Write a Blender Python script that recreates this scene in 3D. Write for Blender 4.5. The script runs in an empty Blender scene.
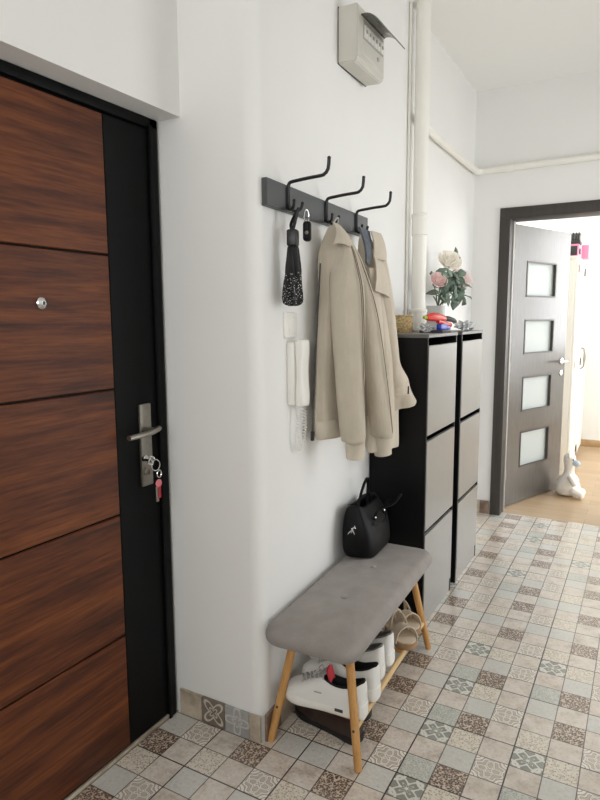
import bpy, bmesh, math, random
from mathutils import Vector, Matrix
import numpy as np
random.seed(7)
PI = math.pi
SC = bpy.context.scene
COL = SC.collection

# ------------------------------------------------------------------ materials
def lin(c):
    return tuple(((v/255)/12.92 if v/255 <= .04045 else ((v/255+.055)/1.055)**2.4) for v in c) + (1,)

class NT:
    """small helper around a node tree"""
    def __init__(s, name):
        s.m = bpy.data.materials.new(name); s.m.use_nodes = True
        s.t = s.m.node_tree; s.b = s.t.nodes['Principled BSDF']
    def n(s, typ, **kw):
        nd = s.t.nodes.new(typ)
        for k, v in kw.items():
            if k in nd.inputs: nd.inputs[k].default_value = v
            else: setattr(nd, k, v)
        return nd
    def l(s, a, b): s.t.links.new(a, b)
    def math(s, op, a, b=None, c=None):
        nd = s.n('ShaderNodeMath', operation=op)
        for i, v in enumerate((a, b, c)):
            if v is None: continue
            if isinstance(v, (int, float)): nd.inputs[i].default_value = v
            else: s.l(v, nd.inputs[i])
        return nd.outputs[0]
    def mix(s, f, a, b):
        nd = s.n('ShaderNodeMix', data_type='RGBA')
        for sock, v in ((nd.inputs[0], f), (nd.inputs[6], a), (nd.inputs[7], b)):
            if isinstance(v, (int, float, tuple)): sock.default_value = v
            else: s.l(v, sock)
        return nd.outputs[2]
    def ramp(s, f, stops):
        nd = s.n('ShaderNodeValToRGB'); e = nd.color_ramp.elements
        while len(e) < len(stops): e.new(.5)
        for el, (p, c) in zip(e, stops): el.position = p; el.color = lin(c)
        s.l(f, nd.inputs[0]); return nd.outputs[0]
    def coord(s, kind='Object', scale=(1, 1, 1)):
        tc = s.n('ShaderNodeTexCoord'); mp = s.n('ShaderNodeMapping'); mp.inputs['Scale'].default_value = scale
        s.l(tc.outputs[kind], mp.inputs[0]); return mp.outputs[0]
    def noise(s, vec, scale=5, detail=3, rough=.5, out=0):
        nd = s.n('ShaderNodeTexNoise'); nd.inputs['Scale'].default_value = scale
        nd.inputs['Detail'].default_value = detail; nd.inputs['Roughness'].default_value = rough
        s.l(vec, nd.inputs['Vector']); return nd.outputs[out]
    def bump(s, h, strength=.2, dist=.01):
        nd = s.n('ShaderNodeBump'); nd.inputs['Strength'].default_value = strength; nd.inputs['Distance'].default_value = dist
        s.l(h, nd.inputs['Height']); s.l(nd.outputs[0], s.b.inputs['Normal'])

def plain(name, c, rough=.5, metal=0, spec=.5, noise=0, nscale=40, bump=0, bscale=200, coat=0, trans=0, alpha=1, sheen=0):
    t = NT(name); b = t.b
    b.inputs['Base Color'].default_value = lin(c); b.inputs['Roughness'].default_value = rough
    b.inputs['Metallic'].default_value = metal; b.inputs['Specular IOR Level'].default_value = spec
    b.inputs['Coat Weight'].default_value = coat; b.inputs['Transmission Weight'].default_value = trans
    b.inputs['Alpha'].default_value = alpha; b.inputs['Sheen Weight'].default_value = sheen
    v = t.coord()
    if noise:
        f = t.noise(v, nscale, 4)
        lo = tuple(max(0, x-noise) for x in c); hi = tuple(min(255, x+noise) for x in c)
        t.l(t.ramp(f, [(.3, lo), (.7, hi)]), b.inputs['Base Color'])
    if bump: t.bump(t.noise(v, bscale, 3), bump, .002)
    return t.m

M = {}
M['wall'] = plain('wall_paint', (229, 229, 227), .9, spec=.2, noise=1.5, nscale=2, bump=.12, bscale=90)
M['ceiling'] = plain('ceiling_paint', (236, 236, 234), .9, spec=.2, bump=.1, bscale=60)
M['room_wall'] = plain('bedroom_paint', (236, 237, 235), .9, spec=.2, bump=.1, bscale=60)
M['black'] = plain('black_lacquer', (10, 10, 11), .45, spec=.2, noise=1, nscale=8)
M['black_steel'] = plain('black_door_steel', (9, 9, 10), .55, spec=.15, bump=.05, bscale=300)
M['black_metal'] = plain('black_powder_metal', (14, 14, 15), .4, bump=.05)
M['rack'] = plain('rack_board_black', (76, 79, 80), .42, noise=3, nscale=12, bump=.03)
M['pvc'] = plain('white_pipe_paint', (232, 230, 222), .4, noise=2, nscale=5)
M['plastic'] = plain('white_plastic', (226, 224, 218), .35, noise=1)
M['box_plastic'] = plain('breaker_box_plastic', (200, 197, 188), .45, noise=2, nscale=8)
M['smoke'] = plain('smoked_plastic', (150, 152, 147), .2, trans=.5)
M['dark_grey'] = plain('dark_grey_plastic', (60, 60, 60), .5)
M['grey_plastic'] = plain('grey_plastic', (165, 163, 157), .5)
M['steel'] = plain('brushed_steel', (150, 145, 136), .38, metal=.9, noise=6, nscale=60)
M['chrome'] = plain('chrome', (215, 215, 215), .15, metal=1)
M['bamboo'] = None
M['leather'] = plain('black_leather', (5, 5, 6), .5, spec=.22, bump=.15, bscale=220)
M['brown_leather'] = plain('dark_brown_leather', (50, 35, 29), .4, noise=5, nscale=30, bump=.1)
M['dark_rubber'] = plain('dark_rubber', (18, 17, 17), .6, bump=.05)
M['white_leather'] = plain('white_shoe_leather', (224, 223, 219), .5, bump=.08, bscale=300)
M['grey_mesh'] = plain('grey_shoe_mesh', (150, 148, 146), .8, bump=.2, bscale=500)
M['sole'] = plain('white_rubber_sole', (228, 226, 220), .55, noise=2)
M['lining'] = plain('black_shoe_lining', (15, 15, 16), .9, bump=.1)
M['red_cloth'] = plain('red_shoe_lining', (186, 45, 58), .8, bump=.1)
M['lace'] = plain('white_lace', (186, 183, 180), .8, bump=.2, bscale=600)
M['sandal'] = plain('beige_suede', (208, 193, 172), .75, noise=5, nscale=30, bump=.1)
M['sandal_sole'] = plain('tan_sandal_sole', (150, 120, 88), .7, noise=6, nscale=30)
M['umbrella'] = None
M['pot'] = plain('white_pot_ceramic', (214, 214, 211), .35, noise=1)
M['leaf'] = plain('rose_leaf', (104, 122, 106), .6, noise=24, nscale=18)
M['stem'] = plain('rose_stem', (84, 98, 66), .6)
M['rose_cream'] = plain('cream_rose_petal', (250, 246, 238), .7, noise=3, nscale=30)
M['rose_pink'] = plain('pink_rose_petal', (253, 238, 236), .7, noise=6, nscale=14)
M['rose_dusty'] = plain('dusty_pink_rose_petal', (250, 222, 219), .7, noise=10, nscale=20)
M['red'] = plain('red_plastic', (206, 44, 26), .35)
M['blue'] = plain('blue_plastic', (28, 62, 178), .35)
M['green'] = plain('yellow_green_plastic', (150, 168, 40), .4)
M['gold'] = plain('woven_straw', (198, 172, 122), .6, noise=35, nscale=130, bump=.5, bscale=160)
M['film'] = plain('clear_plastic_film', (238, 240, 240), .2, trans=.45, spec=.6)
M['white_wood'] = plain('white_wardrobe_lacquer', (236, 234, 226), .4, noise=1)
M['pink'] = plain('pink_plastic', (243, 150, 184), .5)
M['plush'] = plain('white_plush', (246, 242, 235), 1, noise=5, nscale=60, bump=.9, bscale=160, sheen=.3)
M['pale_blue'] = plain('pale_blue_cloth', (188, 205, 220), .9, bump=.3)
M['denim'] = plain('grey_blue_lining', (92, 97, 106), .85, noise=10, nscale=60, bump=.2, bscale=300)
M['glass_pane'] = plain('frosted_glass', (205, 213, 212), .55, trans=.35, bump=.05, bscale=300)
M['pink_tag'] = plain('pink_key_tag', (214, 120, 128), .4)
M['oak_skirt'] = plain('oak_skirting', (186, 156, 118), .5, noise=10, nscale=12)

def fabric(name, c, scale=700, amp=5, rough=.9, wr=False):
    t = NT(name); v = t.coord()
    f = t.noise(v, 14, 4); g = t.noise(v, scale, 2)
    lo = tuple(x-amp for x in c); hi = tuple(min(255, x+amp) for x in c)
    t.l(t.ramp(t.math('MULTIPLY_ADD', g, .5, t.math('MULTIPLY', f, .5)), [(.35, lo), (.65, hi)]), t.b.inputs['Base Color'])
    t.b.inputs['Roughness'].default_value = rough; t.b.inputs['Specular IOR Level'].default_value = .25
    t.b.inputs['Sheen Weight'].default_value = .1
    t.bump(t.math('MULTIPLY_ADD', g, .06, t.noise(t.coord('Object', (9, 9, 3.2)), 1.5, 3, .55)) if wr else g, .55 if wr else .25, .02 if wr else .001); return t.m
M['jacket'] = fabric('beige_jacket_cotton', (186, 176, 160), wr=True)
M['rib'] = fabric('beige_rib_knit', (194, 184, 168), 300)
M['trench'] = fabric('sand_coat_twill', (201, 191, 175), wr=True)
M['seat'] = fabric('grey_felt', (146, 140, 136), 420, 9)

def wood(name, cols, stretch, scale, rough, coat=0, bump=.05, rings=True):
    t = NT(name); v = t.coord('Object', stretch)
    f = t.noise(v, scale, 6, .62); g = t.noise(v, scale*5, 4, .6)
    h = t.math('MULTIPLY_ADD', g, .35, t.math('MULTIPLY', f, .65))
    t.l(t.ramp(h, cols), t.b.inputs['Base Color'])
    t.b.inputs['Roughness'].default_value = rough; t.b.inputs['Coat Weight'].default_value = coat
    t.b.inputs['Coat Roughness'].default_value = .25
    t.bump(h, bump, .002); return t.m
M['door_wood'] = wood('walnut_veneer', [(.30, (36, 16, 6)), (.44, (76, 36, 15)), (.56, (104, 55, 25)), (.70, (128, 74, 38))], (1, .6, 9), 2.6, .5, bump=.08)
M['door_wood'].node_tree.nodes['Principled BSDF'].inputs['Specular IOR Level'].default_value = .3
M['bamboo'] = wood('bamboo', [(.3, (164, 116, 62)), (.5, (192, 143, 84)), (.7, (206, 160, 98))], (30, 30, 2.5), 2, .45)
M['pale_bamboo'] = wood('pale_bamboo', [(.3, (190, 156, 106)), (.5, (208, 176, 126)), (.7, (218, 188, 140))], (30, 2.5, 30), 2, .45)
M['wenge'] = wood('wenge_veneer', [(.3, (84, 81, 78)), (.7, (100, 97, 93))], (12, 12, 1), 6, .22, bump=.02)
M['casing'] = wood('dark_casing', [(.3, (46, 42, 39)), (.7, (62, 57, 53))], (14, 14, 1), 6, .5, bump=.02)
M['cab_front'] = wood('cabinet_front_sheen', [(.3, (138, 137, 133)), (.7, (143, 141, 137))], (6, 2, 2), 5, .32, bump=.01)  # grey base carries the bright room's reflection on the black fronts

def laminate():
    t = NT('oak_laminate'); v = t.coord('Object')
    br = t.n('ShaderNodeTexBrick'); br.inputs['Scale'].default_value = 1
    br.inputs['Brick Width'].default_value = 1.2; br.inputs['Row Height'].default_value = .13
    br.inputs['Mortar Size'].default_value = .0012; br.inputs['Color1'].default_value = lin((178, 152, 121))
    br.inputs['Color2'].default_value = lin((160, 133, 102)); br.inputs['Mortar'].default_value = lin((110, 88, 66))
    t.l(v, br.inputs['Vector'])
    g = t.noise(t.coord('Object', (1.2, 14, 1)), 4, 5)
    t.l(t.mix(t.math('MULTIPLY', g, .6), br.outputs[0], lin((200, 177, 146))), t.b.inputs['Base Color'])
    t.b.inputs['Roughness'].default_value = .4
    return t.m
M['laminate'] = laminate()

def umbrella_mat():
    t = NT('dotted_umbrella_cloth'); v = t.coord()
    vo = t.n('ShaderNodeTexVoronoi', feature='F1'); vo.inputs['Scale'].default_value = 170; t.l(v, vo.inputs['Vector'])
    f = t.math('LESS_THAN', vo.outputs['Distance'], .27)
    t.l(t.mix(f, lin((15, 15, 17)), lin((200, 198, 196))), t.b.inputs['Base Color'])
    t.b.inputs['Roughness'].default_value = .7; return t.m
M['umbrella_dots'] = umbrella_mat()
M['umbrella'] = plain('black_umbrella_cloth', (15, 15, 17), .7, bump=.2, bscale=120)

# ---- the nine printed tile designs (one cell = 10 cm, UV 0..1 per cell)
def tile_mat(kind):
    t = NT('tile_'+kind)
    tc = t.n('ShaderNodeTexCoord'); uv = t.n('ShaderNodeSeparateXYZ'); t.l(tc.outputs['UV'], uv.inputs[0])
    ob = tc.outputs['Object']
    u = t.math('SUBTRACT', uv.outputs[0], .5); w = t.math('SUBTRACT', uv.outputs[1], .5)
    r = t.math('SQRT', t.math('ADD', t.math('MULTIPLY', u, u), t.math('MULTIPLY', w, w)))
    th = t.math('ARCTAN2', w, u)
    au = t.math('ABSOLUTE', u); aw = t.math('ABSOLUTE', w)
    def line(d, r0, wd): return t.math('LESS_THAN', t.math('ABSOLUTE', t.math('SUBTRACT', d, r0)), wd)
    def petal(r0, a, n, ph=0): return t.math('ADD', r0, t.math('MULTIPLY', a, t.math('COSINE', t.math('ADD', t.math('MULTIPLY', th, n), ph))))
    def OR(*a):
        o = a[0]
        for x in a[1:]: o = t.math('MAXIMUM', o, x)
        return o
    def voro(scale, feat='F1', out='Distance'):
        vo = t.n('ShaderNodeTexVoronoi', feature=feat); vo.inputs['Scale'].default_value = scale; t.l(ob, vo.inputs['Vector']); return vo.outputs[out]
    n1 = t.noise(ob, 14, 5, .65); n2 = t.noise(ob, 90, 3, .6)
    cu = t.math('SUBTRACT', au, .5); cw = t.math('SUBTRACT', aw, .5)
    rc = t.math('SQRT', t.math('ADD', t.math('MULTIPLY', cu, cu), t.math('MULTIPLY', cw, cw)))
    if kind == 'plain':
        c = t.ramp(t.math('MULTIPLY_ADD', n2, .6, t.math('MULTIPLY', n1, .4)), [(.3, (190, 188, 181)), (.7, (212, 210, 204))])
    elif kind == 'beige':
        c = t.ramp(t.math('MULTIPLY_ADD', n1, .7, t.math('MULTIPLY', n2, .3)), [(.32, (168, 154, 140)), (.48, (205, 194, 182)), (.66, (226, 218, 209))])
    elif kind == 'brown':
        d = voro(165); e = t.noise(ob, 210, 2)
        c = t.ramp(t.math('MULTIPLY_ADD', e, .5, t.math('MULTIPLY', d, .75)), [(.3, (56, 40, 32)), (.52, (94, 72, 59)), (.66, (142, 120, 103)), (.8, (208, 194, 178))])
    elif kind == 'speckle':
        d = voro(150); e = t.noise(ob, 190, 2)
        c = t.ramp(t.math('MULTIPLY_ADD', e, .5, t.math('MULTIPLY', d, .75)), [(.25, (112, 92, 80)), (.42, (168, 154, 138)), (.55, (205, 195, 180)), (.75, (220, 212, 198))])
    elif kind == 'sage':
        d = voro(110, 'DISTANCE_TO_EDGE')
        base = t.ramp(n1, [(.35, (156, 159, 153)), (.65, (184, 185, 178))])
        c = t.mix(t.math('MULTIPLY', t.math('LESS_THAN', d, .11), .75), base, lin((208, 208, 198)))
    elif kind == 'rosette':
        bg = t.ramp(n1, [(.3, (180, 169, 155)), (.7, (200, 189, 176))])
        o = OR(line(r, petal(.27, .11, 4), .055), line(r, petal(.42, .05, 8, PI), .03), line(r, petal(.10, .05, 4, PI), .04), line(rc, .20, .045), line(rc, .07, .05))
        k = OR(line(r, petal(.27, .11, 4), .074), line(r, petal(.42, .05, 8, PI), .044), line(r, petal(.10, .05, 4, PI), .056), line(rc, .20, .06))
        c = t.mix(t.math('MULTIPLY', k, .7), bg, lin((100, 86, 74))); c = t.mix(o, c, lin((228, 222, 212)))
        c = t.mix(t.math('MULTIPLY', line(r, petal(.27, .11, 4), .012), .55), c, lin((130, 116, 102)))
    elif kind == 'leafy':
        bg = t.ramp(n1, [(.3, (128, 130, 121)), (.7, (152, 153, 143))])
        o = OR(line(r, petal(.36, .17, 4, PI), .055), line(rc, .30, .045), t.math('LESS_THAN', r, .06), line(r, petal(.16, .08, 8), .018))
        c = t.mix(o, bg, lin((216, 214, 206)))
    c = t.mix(t.math('MULTIPLY', t.math('GREATER_THAN', n1, .62), .18), c, lin((140, 124, 106)))
    # joints: thin printed joint round each cell, wide dark joint every third
    sp = t.n('ShaderNodeSeparateXYZ'); t.l(ob, sp.inputs[0])
    def joint(period, half):
        o = None
        for ax in (0, 1):
            f = t.math('PINGPONG', sp.outputs[ax], period/2)
            q = t.math('LESS_THAN', f, half); o = q if o is None else t.math('MAXIMUM', o, q)
        return o
    thin = joint(.1, .0017); wide = joint(.3, .0023)
    c = t.mix(t.math('MULTIPLY', thin, .85), c, lin((50, 40, 33)))
    c = t.mix(wide, c, lin((40, 34, 30)))
    t.l(c, t.b.inputs['Base Color'])
    t.b.inputs['Specular IOR Level'].default_value = .8; t.b.inputs['Coat Weight'].default_value = .6; t.b.inputs['Coat Roughness'].default_value = .16
    t.l(t.math('MULTIPLY_ADD', n2, .1, .24), t.b.inputs['Roughness'])
    t.bump(t.math('SUBTRACT', 1, t.math('MAXIMUM', thin, wide)), .35, .001)
    return t.m
TK = ['plain', 'beige', 'brown', 'speckle', 'sage', 'rosette', 'leafy']
TM = [tile_mat(k) for k in TK]
TI = dict(G=0, B=1, K=2, P=3, U=4, R=5, S=6)

# ------------------------------------------------------------------ mesh helpers
def add_box(bm, c, s, rot=None, bev=0, seg=2):
    r = bmesh.ops.create_cube(bm, size=1); vs = r['verts']
    m = Matrix.Translation(c) @ (rot.to_4x4() if rot else Matrix.Identity(4)) @ Matrix.Diagonal((s[0], s[1], s[2], 1))
    bmesh.ops.transform(bm, matrix=m, verts=vs)
    if bev:
        es = {e for v in vs for e in v.link_edges}
        bmesh.ops.bevel(bm, geom=list(es), offset=bev, segments=seg, profile=.5, affect='EDGES')
    return bm
def box(lo, hi, bev=0, seg=2, bm=None):
    bm = bm or bmesh.new()
    return add_box(bm, [(a+b)/2 for a, b in zip(lo, hi)], [b-a for a, b in zip(lo, hi)], None, bev, seg)
def rings(bm, rr, closed=True, cap0=True, cap1=True):
    """skin a list of rings (equal point counts)"""
    V = [[bm.verts.new(p) for p in r] for r in rr]; n = len(rr[0])
    for a, b in zip(V, V[1:]):
        for i in range(n if closed else n-1):
            j = (i+1) % n
            try: bm.faces.new((a[i], a[j], b[j], b[i]))
            except ValueError: pass
    if closed and cap0: bm.faces.new(V[0][::-1])
    if closed and cap1: bm.faces.new(V[-1])
    return V
def lathe(bm, prof, c=(0, 0, 0), n=24, cap0=True, cap1=True):
    rr = [[(c[0]+r*math.cos(2*PI*i/n), c[1]+r*math.sin(2*PI*i/n), c[2]+z) for i in range(n)] for r, z in prof]
    rings(bm, rr, True, cap0, cap1); return bm
def smooth_path(pts, n):
    """Catmull-Rom through points (tuples of any length)"""
    P = np.array(pts, float)
    if len(P) < 3:
        return [tuple(P[0]+(P[-1]-P[0])*k/(n-1)) for k in range(n)]
    P = np.vstack([2*P[0]-P[1], P, 2*P[-1]-P[-2]]); m = len(P)-3; out = []
    for k in range(n):
        t = k/(n-1)*m; i = min(int(t), m-1); f = t-i
        a, b, c, d = P[i:i+4]
        out.append(tuple(.5*((2*b)+(c-a)*f+(2*a-5*b+4*c-d)*f*f+(3*b-a-3*c+d)*f**3)))
    return out
def tube(bm, pts, rad, n=12, cap=True, flat=1, up=(0, 0, 1)):
    """round (or flattened) tube along points; rad number or list"""
    P = [Vector(p[:3]) for p in pts]; m = len(P); R = rad if isinstance(rad, (list, tuple)) else [rad]*m
    prev = None; rr = []
    for i in range(m):
        d = (P[min(i+1, m-1)]-P[max(i-1, 0)]).normalized()
        if prev is None:
            a = Vector(up) if abs(d.dot(Vector(up))) < .95 else Vector((1, 0, 0))
            x = (a-d*a.dot(d)).normalized()
        else: x = (prev-d*prev.dot(d)).normalized()
        prev = x; y = d.cross(x)
        rr.append([P[i]+x*(R[i]*flat*math.cos(2*PI*k/n))+y*(R[i]*math.sin(2*PI*k/n)) for k in range(n)])
    rings(bm, rr, True, cap, cap); return bm
def ellipsoid(bm, c, s, n=20, rot=None):
    r = bmesh.ops.create_uvsphere(bm, u_segments=n, v_segments=max(6, n//2), radius=1)
    bmesh.ops.transform(bm, matrix=Matrix.Translation(c) @ (rot.to_4x4() if rot else Matrix.Identity(4)) @ Matrix.Diagonal((*s, 1)), verts=r['verts'])
    return bm
def chain(o):
    m = o.matrix_basis.copy()
    while o.parent: o = o.parent; m = o.matrix_basis @ m
    return m
def obj(name, bm, mat, parent=None, local=False, angle=40, kind=None):
    """link one mesh; geometry is given in world space unless local"""
    if parent is not None and not local: bm.transform(chain(parent).inverted())
    bmesh.ops.recalc_face_normals(bm, faces=bm.faces[:])
    me = bpy.data.meshes.new(name); bm.to_mesh(me); bm.free()
    for m in (mat if isinstance(mat, list) else [mat]): me.materials.append(m)
    for p in me.polygons: p.use_smooth = True
    me.set_sharp_from_angle(angle=math.radians(angle))
    o = bpy.data.objects.new(name, me); COL.objects.link(o)
    if parent is not None: o.parent = parent
    if kind: o['kind'] = kind
    return o
def tag(o, label, cat, group=None):
    o['label'] = label; o['category'] = cat
    if group: o['group'] = group
    return o
def thing(name, label, cat, loc=(0, 0, 0), rz=0, group=None):
    o = bpy.data.objects.new(name, None); COL.objects.link(o); o.empty_display_size = .05
    o.location = loc; o.rotation_euler = (0, 0, rz)
    return tag(o, label, cat, group)
def dup(root, loc, rz, label):
    r = root.copy(); COL.objects.link(r); r.location = loc; r.rotation_euler = (0, 0, rz); r['label'] = label
    for ch in list(root.children):
        c = ch.copy(); COL.objects.link(c); c.parent = r
        for g in list(ch.children):
            d = g.copy(); COL.objects.link(d); d.parent = c
    return r
def struct(name, bm, mat, label=None, parent=None):
    o = obj(name, bm, mat, parent, kind='structure' if parent is None else None)
    return o
def rotz(a): return Matrix.Rotation(a, 3, 'Z')

# ------------------------------------------------------------------ the setting
H = 2.92
def xw(y):
    """face of the plaster wall with the coat rack (slightly out of square)"""
    return -.737 - .0468*(max(-.69, min(y, .55))+.69)
WA = math.atan(.0468)                       # angle of that wall against the hall
# wall_left: return beside the entrance door, rounded corner, long wall
prof = [(-1.25, -.69)]
cx, cy, cr = -.737-.045, -.69+.045, .045
for k in range(9):
    a = -PI/2 + k/8*PI/2
    prof.append((cx+cr*math.cos(a), cy+cr*math.sin(a)))
prof += [(xw(-.3), -.3), (xw(.1), .1), (xw(.55), .55), (-.795, 2.35), (-1.25, 2.35)]
bm = bmesh.new(); rings(bm, [[(x, y, z) for x, y in prof] for z in (0, H)]); struct('wall_left', bm, M['wall'])
# wall over and beyond the entrance door
bm = bmesh.new()
box((-1.25, -1.66, 2.035), (-1.013, -.69, H), bm=bm); box((-1.25, -3.4, 0), (-1.013, -1.66, H), bm=bm)
struct('wall_entrance', bm, M['wall'])
# back wall with the doorway
DX0, DX1, DZ = -.545, .27, 2.075
bm = bmesh.new()
box((-1.25, 2.15, 0), (DX0, 2.32, H), bm=bm); box((DX1, 2.15, 0), (1.15, 2.32, H), bm=bm); box((DX0, 2.15, DZ), (DX1, 2.32, H), bm=bm)
struct('wall_back', bm, M['wall'])
# right wall with the opening to the living room
bm = bmesh.new(); RX = .98
box((RX, -3.4, 0), (RX+.15, -.1, H), bm=bm); box((RX, 2.0, 0), (RX+.15, 2.32, H), bm=bm); box((RX, -.1, 2.4), (RX+.15, 2.0, H), bm=bm)
struct('wall_right', bm, M['wall'])
# wall behind the camera, with a window opening added for fill light
bm = bmesh.new()
box((-1.25, -3.55, 0), (-.55, -3.4, H), bm=bm); box((.75, -3.55, 0), (1.15, -3.4, H), bm=bm)
box((-.55, -3.55, 0), (.75, -3.4, 1.2), bm=bm); box((-.55, -3.55, 2.6), (.75, -3.4, H), bm=bm)
struct('wall_front', bm, M['wall'])
struct('ceiling', box((-1.25, -3.55, H), (1.15, 2.32, H+.1)), M['ceiling'])
# bedroom beyond the doorway
BX0, BX1, BY1, BH = -.62, 2.85, 5.06, 2.8
bm = bmesh.new(); box((BX0-.15, 2.32, 0), (BX0, BY1, BH), bm=bm); struct('wall_bedroom_left', bm, M['room_wall'])
bm = bmesh.new(); WX0, WX1 = 1.05, 2.75  # window opening added for its reflection in the open door leaf
box((BX0-.15, BY1, 0), (WX0, BY1+.15, BH), bm=bm); box((WX1, BY1, 0), (BX1+.15, BY1+.15, BH), bm=bm)
box((WX0, BY1, 0), (WX1, BY1+.15, .95), bm=bm); box((WX0, BY1, 2.6), (WX1, BY1+.15, BH), bm=bm)
struct('wall_bedroom_back', bm, M['room_wall'])
bm = bmesh.new()
box((BX1, 2.32, 0), (BX1+.15, 2.9, BH), bm=bm); box((BX1, 5.0, 0), (BX1+.15, BY1, BH), bm=bm)
box((BX1, 2.9, 0), (BX1+.15, 5.0, .5), bm=bm); box((BX1, 2.9, 2.5), (BX1+.15, 5.0, BH), bm=bm)
struct('wall_bedroom_right', bm, M['room_wall'])
struct('wall_bedroom_front', box((1.15, 2.17, 0), (BX1, 2.32, BH)), M['room_wall'])
struct('ceiling_bedroom', box((BX0-.15, 2.32, BH), (BX1+.15, BY1+.15, BH+.1)), M['ceiling'])
struct('floor_bedroom', box((BX0-.15, 2.225, -.06), (BX1+.15, BY1+.15, 0)), M['laminate'])
struct('baseboard_bedroom', box((BX0, BY1-.015, 0), (BX1, BY1, .075), .003), M['oak_skirt'])
# living room beside the hall (only its light reaches the picture)
LX1 = 2.45
bm = bmesh.new()
box((RX+.15, -.3, 0), (LX1, -.15, H), bm=bm); struct('wall_living_front', bm, M['room_wall'])
bm = bmesh.new()
box((LX1, -.3, 0), (LX1+.15, 0, H), bm=bm); box((LX1, 2.0, 0), (LX1+.15, 2.17, H), bm=bm)
box((LX1, 0, 0), (LX1+.15, 2.0, .06), bm=bm); box((LX1, 0, 2.6), (LX1+.15, 2.0, H), bm=bm)
struct('wall_living_right', bm, M['room_wall'])
struct('wall_living_back', box((1.15, 2.02, 0), (LX1, 2.165, H)), M['room_wall'])
struct('ceiling_living', box((RX+.15, -.3, H), (LX1+.15, 2.17, H+.1)), M['ceiling'])
struct('floor_living', box((RX, -.3, -.06), (LX1+.15, 2.17, 0)), M['laminate'])

# tiled floor, cell by cell as in the photo: two block designs, D and E
D = ['SPB', 'BGR', 'UKB']; E_ = ['GBG', 'BKB', 'PBR']     # rows from far to near
blk = {}
for J in range(-12, 9):
    for I in range(-5, 4): blk[I, J] = random.choice('DE')
def setb(i, j, v): blk[i, j] = v
for i, j, v in [(0, 0, 'D'), (0, -1, 'E'), (0, -2, 'D'), (-1, 0, 'D'), (-1, -1, 'D'), (-1, -2, 'D'), (-1, -3, 'D'), (-2, 0, 'D'), (-2, -1, 'E'), (-2, -2, 'E'), (-2, -3, 'E'),
                (-3, -3, 'E'), (-3, -2, 'E'), (-4, -3, 'D'), (-4, -4, 'D'), (-3, -4, 'E'), (-1, 1, 'E'), (-1, 2, 'E'), (-1, 3, 'D'), (-1, 4, 'E'), (-1, 5, 'D'), (-1, 6, 'D'),
                (-2, 1, 'E'), (-2, 2, 'D'), (-2, 3, 'E'), (-2, 4, 'E'), (-2, 5, 'E'), (-2, 6, 'E')]: setb(i, j, v)
bm = bmesh.new(); uvl = bm.loops.layers.uv.new('UVMap')
for j in range(-36, 23):
    for i in range(-13, 10):
        y1 = min((j+1)/10, 2.225); x1 = (i+1)/10
        vs = [bm.verts.new(p) for p in ((i/10, j/10, 0), (x1, j/10, 0), (x1, y1, 0), (i/10, y1, 0))]
        f = bm.faces.new(vs)
        for l, q in zip(f.loops, ((0, 0), (1, 0), (1, (y1-j/10)*10), (0, (y1-j/10)*10))): l[uvl].uv = q
        I, J = i//3, j//3; ch = (D if blk[I, J] == 'D' else E_)[2-(j-3*J)][i-3*I]
        f.material_index = TI[ch]
bmesh.ops.remove_doubles(bm, verts=bm.verts[:], dist=1e-5)
o = obj('floor', bm, TM, kind='structure')
# tile skirting: cut floor tiles set on edge (printed designs as on the floor)
def skirting(name, p0, p1, nrm, chars, first, h=.095):
    """p0->p1 along the wall foot, nrm = outward normal"""
    bm = bmesh.new(); uvl = bm.loops.layers.uv.new('UVMap')
    d = Vector((p1[0]-p0[0], p1[1]-p0[1], 0)); L = d.length; d.normalize(); n = Vector((*nrm, 0)); t = .009
    s = 0; k = 0; w = first
    while s < L-1e-4:
        e = min(s+w, L); a = Vector((*p0, 0))+d*(s+.0012); b = Vector((*p0, 0))+d*(e-.0012)
        lo, hi = .0015, h
        P = [a, b, b+n*t, a+n*t]
        V = [bm.verts.new(p+Vector((0, 0, z))) for z in (lo, hi) for p in P]
        for q in ((0, 1, 2, 3), (4, 5, 6, 7), (0, 1, 5, 4), (1, 2, 6, 5), (2, 3, 7, 6), (3, 0, 4, 7)):
            f = bm.faces.new([V[x] for x in q]); f.material_index = SKI[chars[k % len(chars)]]
            for l in f.loops:
                l[uvl].uv = (((l.vert.co-a).dot(d))/.1, l.vert.co.z/.1)
        s = e; w = .1; k += 1
    return obj(name, bm, SKM, kind='structure', angle=30)
def skirt_mat(name, kind):
    m = tile_mat(kind).copy(); m.name = name
    return m
SKM = [None]*4
def plain_tile(name, lo, hi, deco=None, mid=None):
    t = NT(name); tc = t.n('ShaderNodeTexCoord'); ob = tc.outputs['Object']; n1 = t.noise(ob, 16, 5, .65)
    c = t.ramp(n1, [(.35, lo), (.65, hi)])
    if deco:
        uv = t.n('ShaderNodeSeparateXYZ'); t.l(tc.outputs['UV'], uv.inputs[0])
        u = t.math('SUBTRACT', uv.outputs[0], .5); w = t.math('SUBTRACT', uv.outputs[1], .5)
        r = t.math('SQRT', t.math('ADD', t.math('MULTIPLY', u, u), t.math('MULTIPLY', w, w))); th = t.math('ARCTAN2', w, u)
        pt = t.math('ADD', .33, t.math('MULTIPLY', .16, t.math('COSINE', t.math('ADD', t.math('MULTIPLY', th, 4), PI if deco == 1 else 0))))
        f = t.math('LESS_THAN', t.math('ABSOLUTE', t.math('SUBTRACT', r, pt)), .055)
        f2 = t.math('LESS_THAN', t.math('ABSOLUTE', t.math('SUBTRACT', r, t.math('MULTIPLY', pt, .4))), .03)
        c = t.mix(t.math('MULTIPLY', t.math('MAXIMUM', f, f2), .85), c, lin(mid))
    t.l(c, t.b.inputs['Base Color']); t.b.inputs['Roughness'].default_value = .4; return t.m
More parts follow.
